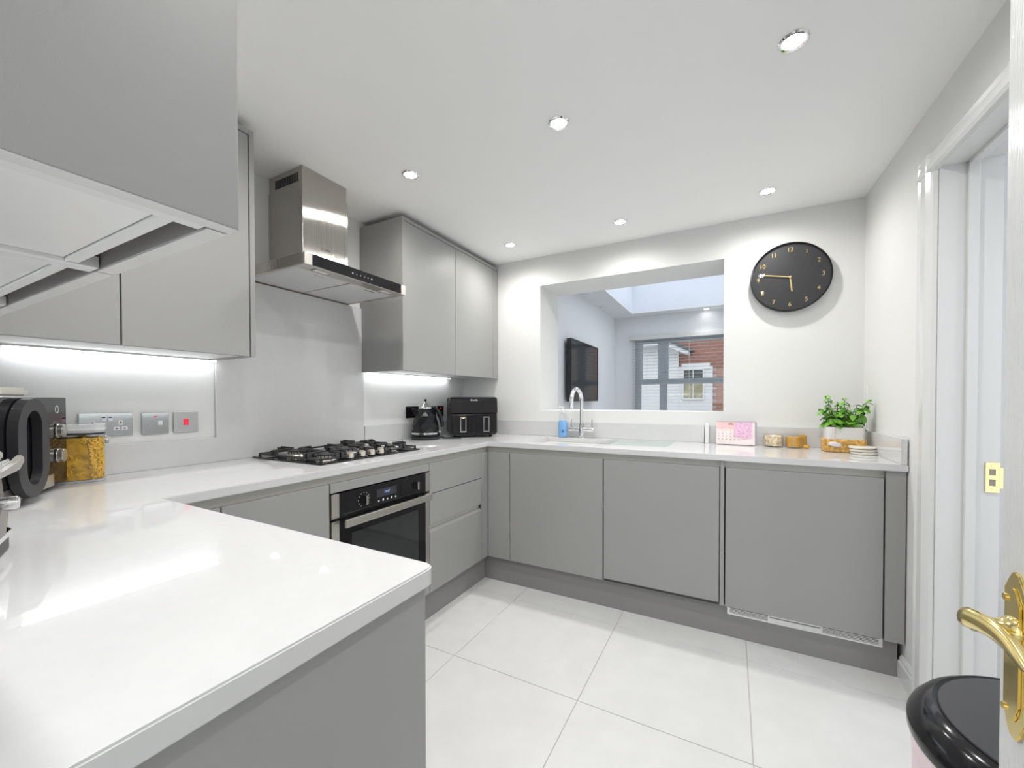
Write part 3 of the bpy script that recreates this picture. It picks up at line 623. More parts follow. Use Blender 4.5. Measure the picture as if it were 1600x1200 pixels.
# kettle by the hob
def kettle(x, y, rz):
    t = thing('kettle', 'glossy black faceted kettle with chrome band and pointed lid beside the hob', 'kettle', (x, y, ZT+.0008), rz)
    K = dict(parent=t, world=False)
    obj('power_base', B().lathe([(0, 0), (.097, 0), (.100, .004), (.099, .016), (.094, .019), (0, .019)], 40), BLACKM, smooth=True, **K)
    obj('foot', B().lathe([(0, .020), (.094, .020), (.097, .024), (.096, .034), (0, .034)], 40), BLACKP, smooth=True, **K)
    obj('chrome_band', B().lathe([(.0955, .034), (.098, .036), (.0975, .047), (.094, .049), (0, .049)], 40), CHROME, smooth=True, **K)
    # faceted body: staggered rings give diamond facets
    bm = bmesh.new(); n = 9; levels = [(.095, .049), (.092, .085), (.085, .122), (.073, .158), (.060, .190), (.048, .212)]; rings = []
    for i, (rr, z) in enumerate(levels):
        off = (PI/n)*(i % 2); m_ = n if i not in (0, len(levels)-1) else n
        rings.append([bm.verts.new((rr*math.cos(2*PI*k/m_+off), rr*math.sin(2*PI*k/m_+off), z)) for k in range(m_)])
    for i in range(len(rings)-1):
        a, b_ = rings[i], rings[i+1]; o_ = i % 2
        for k in range(n):
            j = (k+1) % n
            if o_ == 0: bm.faces.new([a[k], a[j], b_[k]]); bm.faces.new([a[j], b_[j], b_[k]])
            else: bm.faces.new([a[k], b_[j], b_[k]]); bm.faces.new([a[k], a[j], b_[j]])
    bm.faces.new(rings[0][::-1]); bm.faces.new(rings[-1]); b = B(); b.bm.free(); b.bm = bm; obj('body', b, BLACKP, **K)
    obj('lid_ring', B().lathe([(0, .2115), (.051, .2115), (.052, .216), (.046, .219), (0, .219)], 36), CHROME, smooth=True, **K)
    obj('lid', B().lathe([(.044, .219), (.034, .228), (.018, .243), (.010, .254), (.007, .258), (0, .258)], 36), DARKCHROME, smooth=True, **K)
    obj('lid_knob', B().lathe([(.006, .257), (.005, .262), (.010, .268), (.010, .273), (.004, .278), (0, .278)], 20), BLACKP, smooth=True, **K)
    # spout to -X, handle to +X
    b = B(); b.prism([(-.040, .198), (-.092, .214), (-.096, .206), (-.088, .184), (-.070, .160), (-.050, .165)], -.018, .018, 'Y', .004); obj('spout', b, BLACKP, **K)
    b = B(); b.tube([(.040, 0, .214), (.062, 0, .216), (.086, 0, .196), (.102, 0, .160), (.116, 0, .112), (.118, 0, .094), (.108, 0, .086)], [.010, .013, .015, .015, .014, .012, .008], 12); obj('handle', b, BLACKP, smooth=True, **K)
    obj('switch_lever', B().box(.092, .112, -.010, .010, .046, .056, .003), CHROME, **K)
    obj('water_window', B().box(.070, .081, .030, .042, .078, .086, .001), mat('pale_blue_window', (.35, .6, .65), .2, var=(20, .05)), **K)
    b = B(); b.prism([(-.088, .06), (-.070, .088), (-.055, .06)], -.079, -.0765, 'Y'); 
    b.bm.free()
    return t
kettle(.135, -.640, math.radians(28))
b = B(); b.tube([(.205, -.565, ZT+.006), (.20, -.52, ZT+.006), (.14, -.49, ZT+.010), (.08, -.50, ZT+.05), (.04, -.50, ZT+.10), (.025, -.48, 1.06)], .0035, 8)
tag(obj('power_cord', b, BLACKM, smooth=True), 'thin black cord from the kettle base to the switches', 'cord')
b = B(); b.prism([(-.06, -.012), (.06, -.016), (.075, 0), (.06, .012), (-.06, .012)], 0, .008, bev=.003, M=Matrix.Translation((.285, -.545, ZT+.001)) @ Matrix.Rotation(math.radians(32), 4, 'Z'))
tag(obj('spatula', b, BLACKM), 'small flat black tool on the worktop right of the kettle', 'tool')

# air fryer in the corner
af = thing('air_fryer', 'black double-drawer air fryer with two chrome framed handles in the corner', 'air fryer', (.262, -.262, ZT+.001), math.radians(42))
K = dict(parent=af, world=False)
W2 = .173
b = B(); b.prism([(-.15, .015), (.15, .015), (.158, .05), (.158, .20), (.150, .285), (.138, .293), (-.06, .293), (-.13, .285), (-.15, .24)], -W2, W2, 'X', .012); obj('body', b, BLACKM, **K)
for sx in (-1, 1): obj('foot', B().cyl((sx*.13, -.10, 0), .012, .018, n=14), RUBBER, **K)
fr_ = obj('drawer_surround', B().prism([(-.152, .022), (-.168, .030), (-.168, .168), (-.152, .172)], -W2+.004, W2-.004, 'X', .004), BLACKM, **K)
for x0, x1 in ((-W2+.008, -.002), (.002, W2-.008)):
    dr = obj('drawer', B().box(x0, x1, -.176, -.160, .028, .166, .006), BLACKP, **K)
    cx = (x0+x1)/2
    obj('handle_frame', B().plate_hole(cx-.021, cx+.021, .040, .150, [(cx-.0165, cx+.0165, .0465, .1435)], -.196, -.172, 'Y'), CHROME, dr, world=False)
    obj('handle', B().box(cx-.0165, cx+.0165, -.199, -.170, .0465, .1435, .004), BLACKP, dr, world=False)
cpn = obj('control_panel', B().prism([(-.160, .176), (-.172, .178), (-.160, .275), (-.145, .288), (-.130, .288), (-.130, .176)], -W2+.002, W2-.002, 'X', .004), BLACKG, **K)
Ml = WM[af.name] @ Matrix.Translation((.0, -.1555, .268)) @ Matrix.Rotation(math.radians(82), 4, 'X')
text('logo', 'Breville', .017, Ml @ Matrix.Translation((0, 0, .006)), WHITEPR, af)

# tap
tp = thing('kitchen_tap', 'chrome swan-neck mixer tap with two thin levers at the sink', 'tap', (1.075, -.070, ZT+.0005))
px_, py_ = 1.075, -.070
obj('base', B().lathe([(0, 0), (.027, 0), (.027, .006), (.020, .010), (.0185, .075), (0, .075)], 32, (px_, py_, ZT+.0005)), CHROME, tp, True)
obj('cross_bar', B().cyl((px_-.088, py_, ZT+.060), .0135, .176, 'X', 24, bev=.002), CHROME, tp, True)
obj('collar', B().lathe([(.016, 0), (.017, .002), (.015, .030), (0, .030)], 28, (px_, py_, ZT+.074)), DARKCHROME, tp, True)
pts = [(px_, py_, ZT+.10)]+[(px_, py_, ZT+.10+.165*i/4) for i in range(1, 5)]
R_ = .080; hd = (-.10, -.995)
for i in range(1, 15):
    a = PI*i/14*1.0; d_ = R_*(1-math.cos(a)); pts.append((px_+hd[0]*d_, py_+hd[1]*d_, ZT+.265+R_*math.sin(a)*1.0))
pts += [(px_+hd[0]*2*R_, py_+hd[1]*2*R_, ZT+.265-.035), (px_+hd[0]*2.02*R_, py_+hd[1]*2.02*R_, ZT+.265-.055)]
obj('spout', B().tube(pts, .0135, 16), CHROME, tp, True)
for sx in (-1, 1):
    obj('lever_hub', B().cyl((px_+sx*.078-.012, py_, ZT+.060), .0165, .024, 'X', 24, bev=.002), CHROME, tp, True)
    obj('lever', B().cyl((px_+sx*.076, py_, ZT+.070), .0032, .066, n=10), DARKCHROME, tp, True)
# washing-up bottle
so = thing('soap_bottle', 'clear pump bottle half full of blue washing-up liquid by the tap', 'bottle', (.935, -.075, ZT+.0008))
P0 = (.935, -.075, ZT+.0008)
obj('bottle', B().lathe([(0, 0), (.032, 0), (.0345, .004), (.0345, .105), (.030, .125), (.026, .150), (.026, .172), (.012, .178), (.012, .186), (0, .186)], 32, P0, sx=1.02, sy=.7), CLEARP, so, True)
obj('liquid', B().lathe([(0, .002), (.031, .002), (.0332, .006), (.0332, .100), (.028, .120), (0, .120)], 32, P0, sx=1.02, sy=.7), BLUE, so, True)
obj('pump_collar', B().lathe([(.0125, .180), (.013, .184), (.012, .198), (.006, .202), (.005, .214), (0, .214)], 20, P0), WHITEP, so, True)
obj('pump_head', B().prism([(-.030, -.004), (.012, -.006), (.012, .006), (-.030, .004)], .213, .222, bev=.002, M=Matrix.Translation(P0) @ Matrix.Rotation(.5, 4, 'Z')), WHITEP, so)
obj('dip_tube', B().cyl((P0[0], P0[1], P0[2]+.02), .003, .165, n=8), WHITEP, so)
obj('sticker', B().box(P0[0]+.003, P0[0]+.015, P0[1]-.0262, P0[1]-.0245, P0[2]+.035, P0[2]+.053), mat('label_blue', (.06, .18, .55), .4, var=(20, .05)), so)

# clock
ck = thing('wall_clock', 'round dark grey wall clock with gold numerals and hands', 'clock', (2.303, -.003, 1.88))
MC = Matrix(((1, 0, 0, 2.303), (0, 0, -1, -.003), (0, 1, 0, 1.88), (0, 0, 0, 1)))   # local XY is the dial, +Z towards the room
CR = .196
obj('case', B().lathe([(0, 0), (CR-.014, 0), (CR-.002, .010), (CR, .020), (CR, .040), (CR-.003, .044), (CR-.006, .044), (CR-.007, .030), (0, .030)], 96, M=MC), BLACKP, ck, True)
obj('dial', B().lathe([(0, .0305), (CR-.0072, .0305), (CR-.0072, .0315), (0, .0315)], 96, M=MC), CLOCKF, ck)
for i, n_ in enumerate(['12', '1', '2', '3', '4', '5', '6', '7', '8', '9', '10', '11']):
    a = math.radians(30*i); text('numeral', n_, .034, MC @ Matrix.Translation((.155*math.sin(a), .155*math.cos(a), .032)), GOLD, ck, .0009, sx=.92)
def hand(name, ang, L, w_, z):
    a = math.radians(ang); M = MC @ Matrix.Rotation(-a, 4, 'Z'); obj(name, B().box(-w_/2, w_/2, -.006, L, z, z+.0016, .0005, M=M), GOLD, ck)
hand('hour_hand', 173.5, .083, .0075, .0345); hand('minute_hand', 281.5, .145, .0055, .038)
obj('hub', B().lathe([(0, .032), (.006, .032), (.006, .041), (0, .042)], 20, M=MC), GOLD, ck, True)
obj('lens', B().lathe([(CR-.0065, .0425), (CR*.8, .0440), (CR*.4, .0450), (0, .0455)], 96, M=MC), clear('clock_lens', (.98, .98, .98), .05), ck, True)

# desk calendar with its white backing board
cl_ = thing('desk_calendar', 'small pink desk calendar page headed APRIL standing by the hatch corner', 'calendar', (2.03, -.075, ZT+.0008), math.radians(0))
tilt = Matrix.Translation((2.035, -.105, ZT+.0008)) @ Matrix.Rotation(math.radians(-12), 4, 'X')
obj('page', B().box(-.103, .098, -.002, .0, .004, .138, M=tilt), PAPER, cl_)
obj('header', B().box(-.103, .0, -.0028, -.002, .096, .138, M=tilt), PINK, cl_)
obj('printed_picture', B().prism([(-.012, .055), (.0, .138), (.085, .138), (.085, .045), (.04, .035)], -.0034, -.002, 'Y', M=tilt), MAGENTA, cl_)
text('month_name', 'APRIL', .013, WM[cl_.name] @ WM[cl_.name].inverted() @ tilt @ Matrix.Translation((-.024, -.0032, .124)) @ Matrix.Rotation(PI/2, 4, 'X'), INK, cl_)
n = 0
for rw in range(5):
    for cn in range(8):
        n += 1
        if n > 30: break
        text('date', str(n), .0075, tilt @ Matrix.Translation((-.090+.021*cn, -.0036, .086-.0175*rw)) @ Matrix.Rotation(PI/2, 4, 'X'), INK, cl_, .0002)
obj('easel_back', B().box(-.103, .11, 0, .0025, 0, .142, M=Matrix.Translation((2.035, -.030, ZT+.0008)) @ Matrix.Rotation(math.radians(14), 4, 'X')), LILAC, cl_)
b = B()
for k in range(22): b.tube([(-.10+.0095*k, -.003, .132), (-.10+.0095*k, .002, .144), (-.10+.0095*k, .008, .132)], .0011, 5)
b.bm.transform(tilt); o = obj('spiral_binding', b, mat('binding_dark_pink', (.45, .2, .24), .4, var=(20, .1)), cl_); o['kind'] = 'stuff'
tag(obj('white_board', B().box(1.868, 1.890, -.055, -.022, ZT+.0008, ZT+.128, .002), WHITEP), 'narrow white upright board at the left edge of the pink calendar', 'board')
# glass jars
def jar(x, y, rr, hh, fill, fm, lab, nm='glass_jar'):
    t = thing(nm, lab, 'jar', (x, y, ZT+.0008)); c_ = (x, y, ZT+.0008)
    obj('glass', B().lathe([(0, 0), (rr, 0), (rr+.002, .003), (rr+.002, hh), (rr-.001, hh+.001), (rr-.001, .005), (0, .005)], 32, c_), CLEAR, t, True)
    obj('contents', B().lathe([(0, .006), (rr-.003, .006), (rr-.003, fill), (rr*.5, fill+.004), (0, fill)], 24, c_), fm, t, True)
    return t
jar(2.225, -.075, .050, .075, .060, BISC, 'low clear glass jar with pale contents right of the calendar')
t = jar(2.320, -.095, .040, .068, .060, HONEY, 'small amber jar with a clear rim, right of the low glass jar')
obj('lid', B().lathe([(0, .0695), (.042, .0695), (.043, .073), (.040, .078), (0, .079)], 28, (2.320, -.095, ZT+.0008)), CLEARP, t, True)
b = B(); b.lathe([(0, -.016), (.008, -.012), (.011, 0), (.008, .012), (0, .016)], 16, M=Matrix.Translation((2.372, -.135, ZT+.0125)) @ Matrix.Rotation(PI/2, 4, 'Y')); tag(obj('amber_piece', b, HONEY, smooth=True), 'tiny amber coloured piece lying right of the small amber jar', 'ornament')
b = B(); b.box(2.345, 2.385, -.050, -.030, ZT+.001, ZT+.070, .004); tag(obj('amber_block', b, HONEY), 'amber rectangular block standing just behind the small amber jar', 'ornament')

# potted plant
pl = thing('potted_plant', 'leafy green herb in a white pot with woven tan lower half', 'plant', (2.522, -.175, ZT+.0008))
PX, PY, PZ = 2.522, -.175, ZT+.0008
def rrect(hx, hy, rr, n=5):
    return [(sx*(hx-rr)+rr*math.cos(a), sy*(hy-rr)+rr*math.sin(a)) for sx, sy, a0 in ((1, 1, 0), (-1, 1, PI/2), (-1, -1, PI), (1, -1, 1.5*PI)) for a in [a0+PI/2*k/n for k in range(n+1)]]
def band(name, hx0, hx1, z0, z1, m, rr=.022):
    b = B(); lo = [b.bm.verts.new((PX+x, PY+y, PZ+z0)) for x, y in rrect(hx0, hx0*.8, rr)]; hi = [b.bm.verts.new((PX+x, PY+y, PZ+z1)) for x, y in rrect(hx1, hx1*.8, rr)]
    k = len(lo)
    for i in range(k): b.bm.faces.new([lo[i], lo[(i+1) % k], hi[(i+1) % k], hi[i]])
    b.bm.faces.new(lo[::-1]); b.bm.faces.new(hi); return obj(name, b, m, pl, True)
wv = band('woven_base', .080, .083, 0, .066, WOVEN); band('pot_band', .078, .079, .066, .128, POTW); band('soil', .074, .074, .128, .130, SOIL)
b = B()
for k in range(9):
    z = .006+.0065*k
    pth = [(PX+x*(1.0), PY+y*(1.0), PZ+z+.0022*((i % 2)*2-1)) for i, (x, y) in enumerate(rrect(.083, .067, .022, 6))]; b.tube(pth, .0030, 5, closed=True)
o = obj('woven_strands', b, WOVEN, wv); o['kind'] = 'stuff'
obj('pebble', B().lathe([(0, -.018), (.022, -.012), (.030, 0), (.022, .012), (0, .018)], 20, M=Matrix.Translation((PX-.045, PY-.068, PZ+.040)) @ Matrix.Diagonal((1, .35, .8, 1)) @ Matrix.Rotation(.25, 4, 'Y')), mat('pebble_pale', (.75, .68, .68), .5, var=(30, .1)), pl, True)
obj('stitch_line', B().cyl((PX-.045, PY-.0655, PZ+.068), .001, .060, n=6), mat('brown_thread', (.5, .32, .25), .8, var=(20, .1)), pl)
# leaves: a few shared meshes, copied
lm = []
for q, m_ in enumerate((LEAF, LEAF, LEAF2)):
    b = B(); L = [.037, .042, .031][q]; wd_ = [.029, .031, .023][q]; rows = 5; V_ = []
    for i in range(rows+1):
        t_ = i/rows; ww = wd_*math.sin(PI*min(1, t_*.92+.06))**.8; zz = -.012*t_*t_
        V_.append([b.bm.verts.new((L*t_, s_*ww*.5, zz+abs(s_)*.003)) for s_ in (-1, 0, 1)])
    for i in range(rows):
        for j in range(2): b.bm.faces.new([V_[i][j], V_[i+1][j], V_[i+1][j+1], V_[i][j+1]])
    o = obj('leaf', b, m_, pl, True, world=False); lm.append(o)
first = [True]*3
rnd = random.Random(3)
stems = [(-.052, -.01, .160, -.05), (-.020, .02, .125, .02), (.000, -.02, .145, .0), (.045, .01, .110, .05), (.055, -.015, .138, .25), (-.035, -.03, .085, -.2), (.02, -.035, .08, .1), (.03, .03, .10, -.1), (-.005, .035, .11, 0), (.06, .02, .07, .3), (-.06, .02, .09, -.2), (-.045, -.035, .07, -.3), (-.01, -.04, .075, .1), (.042, -.04, .065, .2)]
for si, (sx_, sy_, hh, ln) in enumerate(stems):
    top = Vector((PX+sx_*1.15+ln*hh, PY+sy_*1.2, PZ+.128+hh)); bot = Vector((PX+sx_*.8, PY+sy_*.8, PZ+.126))
    mid = (top+bot)/2+Vector((rnd.uniform(-.006, .006), rnd.uniform(-.006, .006), 0))
    obj('stem', B().tube([bot, mid, top], [.0028, .002, .0012], 6), STEM, pl)
    nk = max(4, int(hh/.017))
    for k in range(nk+1):
        t_ = .15+.85*k/nk; p_ = bot.lerp(mid, t_*2) if t_ < .5 else mid.lerp(top, t_*2-1)
        base_a = (k % 2)*PI/2+rnd.uniform(-.4, .4)+si
        for sd in (0, PI):
            q = rnd.choice((0, 1, 2)); sc = (1.45-.75*t_)*rnd.uniform(.85, 1.15) if k < nk else .55
            M = Matrix.Translation(p_) @ Matrix.Rotation(base_a+sd, 4, 'Z') @ Matrix.Rotation(rnd.uniform(-.1, 1.0), 4, 'Y') @ Matrix.Rotation(rnd.uniform(-.5, .5), 4, 'X') @ Matrix.Diagonal((sc, sc, sc, 1))
            if first[q]: o = lm[q]; first[q] = False
            else: o = lm[q].copy(); COL.objects.link(o)
            o.matrix_local = WM[pl.name].inverted() @ M
# coasters
for k, l in enumerate(('bottom cream coaster of the stack of three beside the plant', 'middle cream coaster of the stack of three beside the plant', 'top cream coaster of the stack of three beside the plant')):
    dx = (.002, -.001, -.004)[k]
    tag(obj('coaster', B().lathe([(0, 0), (.050, 0), (.053, .003), (.053, .008), (.050, .011), (0, .011)], 40, (2.585+dx, -.262, ZT+.0008+.0135*k)), CREAM, smooth=True), l, 'coaster', 'cream coasters stacked by the plant')
b = B(); b.tube([(2.6365, -.10, 1.26), (2.634, -.11, 1.18), (2.634, -.10, 1.10), (2.630, -.11, 1.03)], .0018, 6); tag(obj('thin_cable', b, WHITEP, smooth=True), 'thin pale cable hanging down the right wall behind the plant', 'cable')

# ------------------------------------------------------------------ things on the near worktop
# microwave, set across the corner
mw_ = thing('microwave_oven', 'mirror black microwave oven with a large oval handle and two silver knobs', 'microwave', (.140, -2.380, ZT+.0008), math.radians(150))
K = dict(parent=mw_, world=False)
obj('case', B().box(-.49, -.0, .016, .225, .018, .278, .004), BLACKM, **K)
for x in (-.44, -.06):
    for y in (.04, .19): obj('foot', B().box(x-.017, x+.017, y-.012, y+.012, 0, .019, .002), RUBBER, **K)
obj('front_frame', B().box(-.50, 0, .004, .0155, .016, .280, .002), CHROME, **K)
dg = obj('door_glass', B().box(-.50, -.10, -.004, .0035, .052, .279, .0015), BLACKG, **K)
obj('reflection_strip', B().box(-.50, -.10, -.004, .0035, .016, .051, .001), STEELD, **K)  # pale strip stands in for the worktop mirrored in the black front
obj('control_strip', B().box(-.098, -.001, -.002, .0035, .016, .279, .001), BLACKG, **K)
# oval ring handle
b = B(); ring_o = []
def stadium(hx, hz, cx, cz, n=10):
    out = []
    for sgn, a0 in ((1, 0), (-1, PI)):
        for k in range(n+1):
            a = a0+PI*k/n; out.append((cx+hx*math.cos(a), cz+sgn*(hz-hx)+hx*math.sin(a)))
    return out
oo = stadium(.086, .130, -.285, .146); ii = stadium(.043, .098, -.285, .146)
vo = [[b.bm.verts.new((x, y_, z)) for x, z in oo] for y_ in (-.026, -.0065)]; vi = [[b.bm.verts.new((x, y_, z)) for x, z in ii] for y_ in (-.026, -.0065)]
nn = len(oo)
for i in range(nn):
    j = (i+1) % nn
    for q in ([vo[0][i], vo[0][j], vi[0][j], vi[0][i]], [vo[1][i], vi[1][i], vi[1][j], vo[1][j]], [vo[0][i], vo[1][i], vo[1][j], vo[0][j]], [vi[0][i], vi[0][j], vi[1][j], vi[1][i]]): b.bm.faces.new(q)
obj('handle', b, BLACKM, smooth=True, **K)
for z in (.178, .103):
    kn = obj('knob', B().cyl((-.072, -.020, z), .020, .018, 'Y', 32, bev=.002), STEELD, smooth=True, **K); obj('knob_ring', B().lathe([(.0195, 0), (.0225, 0), (.0225, .003), (.0195, .003), (.0195, 0)], 32, M=Matrix.Translation((-.072, -.0035, z)) @ Matrix.Rotation(PI/2, 4, 'X')), CHROME, kn, True, world=False)
obj('dial_print', B().lathe([(.010, 0), (.012, 0), (.012, .0006), (.010, .0006), (.010, 0)], 24, M=Matrix.Translation((-.070, -.0022, .243)) @ Matrix.Rotation(PI/2, 4, 'X')), WHITEPR, **K)
# tray lid lying on the microwave
b = B(); b.prism([(x, y) for x, y in rrect(.120, .055, .03, 6)], 0, .028, bev=.008, M=Matrix.Translation((.232, -2.560, ZT+.0008+.2795)) @ Matrix.Rotation(math.radians(150), 4, 'Z'))
tag(obj('storage_box', b, CREAM, smooth=True), 'low cream plastic box with rounded corners on top of the microwave', 'box')
# pasta jars
def pasta_jar(x, y, rz, label, clip=True):
    t = thing('pasta_jar', label, 'jar', (x, y, ZT+.0008), rz); K = dict(parent=t, world=False)
    def pr(hx, hy, z0, z1, r_, bev=.002): b = B(); b.prism(rrect(hx, hy, r_, 6), z0, z1, bev=bev); return b
    obj('jar', pr(.060, .050, 0, .163, .030), CLEAR, smooth=True, **K)
    obj('jar_base', pr(.0605, .0505, .0, .007, .030, .001), CLEARW, smooth=True, **K)
    obj('pasta_core', pr(.054, .043, .008, .146, .026), PASTA, smooth=True, **K)
    rr_ = random.Random(int(x*1000)); b = B()
    for k in range(260):
        a = rr_.uniform(0, 2*PI); per = rrect(.055, .044, .026, 6); i = rr_.randrange(len(per)); p0_ = Vector((*per[i], 0)).lerp(Vector((*per[(i+1) % len(per)], 0)), rr_.random())
        z = rr_.uniform(.014, .142); tn = Vector((-p0_.y, p0_.x, 0)).normalized(); d_ = (tn*rr_.uniform(-1, 1)+Vector((0, 0, rr_.uniform(-1, 1)))).normalized()*.010
        sd = d_.cross(p0_.normalized()).normalized()*.003; c0 = p0_+Vector((0, 0, z))
        b.tube([c0-d_, c0-d_*.33+sd, c0+d_*.33-sd, c0+d_], .0026, 5)
    o = obj('pasta_shapes', b, PASTA2, **K); o['kind'] = 'stuff'
    obj('seal', pr(.0605, .0505, .157, .162, .030, .001), BLACKM, smooth=True, **K)
    obj('lid', pr(.062, .052, .163, .190, .030, .004), CLEARW, smooth=True, **K)
    obj('lid_rim', pr(.063, .053, .172, .176, .030, .001), WHITEP, smooth=True, **K)
    if clip:
        b = B(); b.box(.060, .072, -.012, .012, .150, .178, .002); obj('clip', b, CLEARP, **K); obj('clip_wire', B().tube([(.061, -.012, .148), (.075, -.012, .140), (.075, .012, .140), (.061, .012, .148)], .002, 6), CHROME, **K); obj('catch', B().box(.0602, .070, -.008, .008, .122, .136, .002), DARKCHROME, **K)
    return t
pasta_jar(.088, -2.335, math.radians(70), 'clear clip-top jar full of yellow pasta right of the microwave')
pasta_jar(.085, -2.79, math.radians(80), 'second clear jar of yellow pasta hidden behind the microwave', False)
# toaster at the left edge of the photo
ts = thing('toaster', 'black faceted toaster with chrome trim at the left edge of the near worktop', 'toaster', (.940, -2.748, ZT+.0008), math.radians(-20))
K = dict(parent=ts, world=False)
obj('base', B().prism(rrect(.150, .082, .03, 5), .002, .026, bev=.004), BLACKM, smooth=True, **K)
obj('chrome_band', B().prism(rrect(.152, .085, .03, 5), .026, .036, bev=.002), CHROME, smooth=True, **K)
bm = bmesh.new(); lev = [(1.0, .038), (1.02, .065), (.99, .098), (.95, .132), (.86, .160)]; rg = []
per = 14
for i, (sc, z) in enumerate(lev):
    ring = []
    for k in range(per):
        a = 2*PI*(k+(.5 if i % 2 else 0))/per; ca, sa = math.cos(a), math.sin(a); e = .55
        ring.append(bm.verts.new((.154*sc*math.copysign(abs(ca)**e, ca), .089*sc*math.copysign(abs(sa)**e, sa), z)))
    rg.append(ring)
for i in range(len(rg)-1):
    a, b_ = rg[i], rg[i+1]
    for k in range(per):
        j = (k+1) % per
        if i % 2 == 0: bm.faces.new([a[k], a[j], b_[k]]); bm.faces.new([a[j], b_[j], b_[k]])
        else: bm.faces.new([a[k], b_[j], b_[k]]); bm.faces.new([a[k], a[j], b_[j]])
bm.faces.new(rg[0][::-1]); bm.faces.new(rg[-1]); b = B(); b.bm.free(); b.bm = bm; obj('body', b, BLACKP, **K)
obj('top_plate', B().prism(rrect(.118, .060, .025, 5), .160, .168, bev=.002), CHROME, smooth=True, **K)
for sy in (-.024, .024):
    obj('slot', B().box(-.092, .092, sy-.011, sy+.011, .1675, .169), GAP, **K)
obj('bun_rail', B().prism([(.12, .150), (.12, .158), (-.050, .162), (-.088, .172), (-.094, .166), (-.094, .158), (-.060, .148)], .096, .106, 'Y', .002), STEELD, **K)
obj('bun_rail', B().prism([(.12, .168), (.12, .175), (-.10, .180), (-.106, .172), (-.10, .166)], .070, .080, 'Y', .002), STEELD, **K)
obj('rail_bracket', B().box(-.03, .02, .070, .100, .155, .172, .002), CHROME, **K)
obj('lever_knob', B().cyl((-.012, .082, .100), .011, .030, 'Y', 20, bev=.002), CHROME, smooth=True, **K)
obj('browning_knob', B().cyl((.138, .0, .088), .013, .026, 'X', 24, bev=.002), CHROME, smooth=True, **K)

# ------------------------------------------------------------------ open white door with brass handle
dr = bpy.data.objects.new('door_1', None); COL.objects.link(dr); dr.location = (2.312, -2.54, 0); dr['kind'] = 'structure'; WM['door_1'] = Matrix.Translation((2.312, -2.54, 0))
DX0, DX1, DY0, DY1 = 2.290, 2.330, -2.915, -2.152
obj('door_leaf', B().box(DX0, DX1, DY0, DY1, .008, 2.0, .002), DOORGR, dr)
YH = -2.187
pts = [(-.0195, -.074), (-.0195, .062), (-.014, .066), (-.012, .074), (-.006, .082), (0, .084), (.006, .082), (.012, .074), (.014, .066), (.0195, .062), (.0195, -.074), (.014, -.080), (.012, -.092), (.006, -.100), (0, -.102), (-.006, -.100), (-.012, -.092), (-.014, -.080)]
ZHd = .905
hp = obj('door_handle', B().prism([(YH+a, ZHd+b_) for a, b_ in pts], DX0-.0035, DX0+.0, 'X', .0012), BRASS, dr)
obj('raised_panel', B().prism([(YH+a*.72, ZHd+b_*.80) for a, b_ in pts], DX0-.0055, DX0-.003, 'X', .001), BRASS, hp)
for z in (ZHd+.052, ZHd-.072): obj('screw', B().cyl((DX0-.0072, YH+.011, z), .0038, .003, 'X', 12), BRASS, hp, True)
obj('handle_rose', B().lathe([(0, 0), (.0145, 0), (.0145, .004), (.0115, .008), (.0095, .012), (.009, .034), (0, .034)], 28, M=Matrix.Translation((DX0-.003, YH, .925)) @ Matrix.Rotation(-PI/2, 4, 'Y')), BRASS, hp, True)
# scroll lever: starts at the neck, runs towards the hinge side, end curls round
lp = []; lr = []
for k in range(15):
    t_ = k/14; lp.append((DX0-.036+.006*math.sin(PI*t_), YH+.010-.118*t_, .926+.006*math.sin(PI*t_*1.3))); lr.append(.0125-.004*t_)
b = B()
prev = None; secs = []
for k, (p_, r_) in enumerate(zip(lp, lr)):
    # open, curved strap section (U profile) like a scroll lever
    sec = []
    for q in range(11):
        a = math.radians(-60+300*q/10) if k < 3 else math.radians(-60+(300-(k-2)*8)*q/10)
        sec.append(b.bm.verts.new((p_[0]+r_*math.cos(a)*.75, p_[1], p_[2]+r_*math.sin(a))))
    secs.append(sec)
for s1, s2 in zip(secs, secs[1:]):
    for q in range(10): b.bm.faces.new([s1[q], s1[q+1], s2[q+1], s2[q]])
lv = obj('lever', b, BRASS, hp, True); md = lv.modifiers.new('solid', 'SOLIDIFY'); md.thickness = .0022
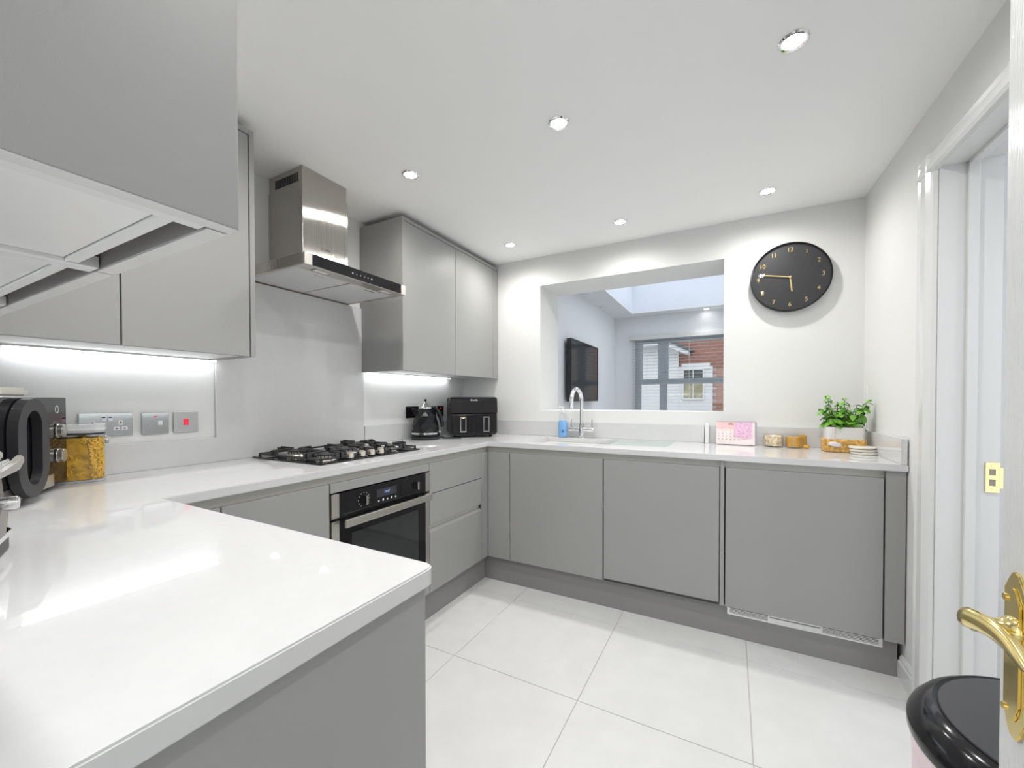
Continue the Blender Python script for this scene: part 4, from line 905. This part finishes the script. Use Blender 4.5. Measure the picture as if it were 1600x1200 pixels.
obj('latch_plate', B().box(DX0+.008, DX1-.008, DY1-.001, DY1+.0015, .88, .99), BRASS, dr)

# ------------------------------------------------------------------ bin
bn = thing('pedal_bin', 'white pedal bin with glossy black round lid and pink liner beside the door', 'bin', (2.452, -1.985, 0))
bc = (2.452, -1.983, 0); BR = .187
obj('bin_body', B().lathe([(0, .004), (BR-.030, .004), (BR-.028, .02), (BR-.006, .640), (0, .640)], 64, bc), GLOSSW, bn, True)
b = B(); n = 72; rings = []
for k, z in enumerate((.644, .60, .56, .51, .46)):
    rings.append([b.bm.verts.new((bc[0]+(BR-.004-.002*k+.0022*k*math.sin(i*.7+k)*.6)*math.cos(2*PI*i/n), bc[1]+(BR-.004-.002*k+.0022*k*math.sin(i*.7+k)*.6)*math.sin(2*PI*i/n), z+(.006*math.sin(i*.35) if k == 4 else 0))) for i in range(n)])
for a, b_ in zip(rings, rings[1:]):
    for i in range(n): b.bm.faces.new([a[i], a[(i+1) % n], b_[(i+1) % n], b_[i]])
obj('liner', b, LINER, bn, True)
obj('base_ring', B().lathe([(0, 0), (BR-.022, 0), (BR-.020, .004), (BR-.022, .018), (0, .018)], 64, bc), BLACKM, bn, True)
obj('lid', B().lathe([(0, .646), (BR-.001, .646), (BR, .649), (BR, .662), (BR-.004, .672), (BR-.016, .688), (BR-.024, .694), (BR-.030, .697), (BR-.034, .695), (0, .695)], 96, bc), BLACKP, bn, True)
obj('lid_top', B().lathe([(0, .6955), (BR-.036, .6955), (BR-.037, .6975), (0, .6985)], 96, bc), mat('lid_satin', (.045, .045, .05), .35, bump=(200, .03)), bn, True)
obj('pedal', B().box(bc[0]-.03, bc[0]+.03, bc[1]+BR-.035, bc[1]+BR+.02, .008, .020, .003), BLACKM, bn)

t = thing('light_strip', 'unseen light strip added at the back to brighten under the near wall cupboards', 'light strip', (.75, -2.925, 1.345))  # added out of sight to lighten the cupboard undersides
obj('profile', B().box(.40, 1.54, -2.935, -2.915, 1.350, 1.3565), ALUG, t); obj('diffuser', B().box(.41, 1.53, -2.932, -2.918, 1.347, 1.350, .0008), LED, t)
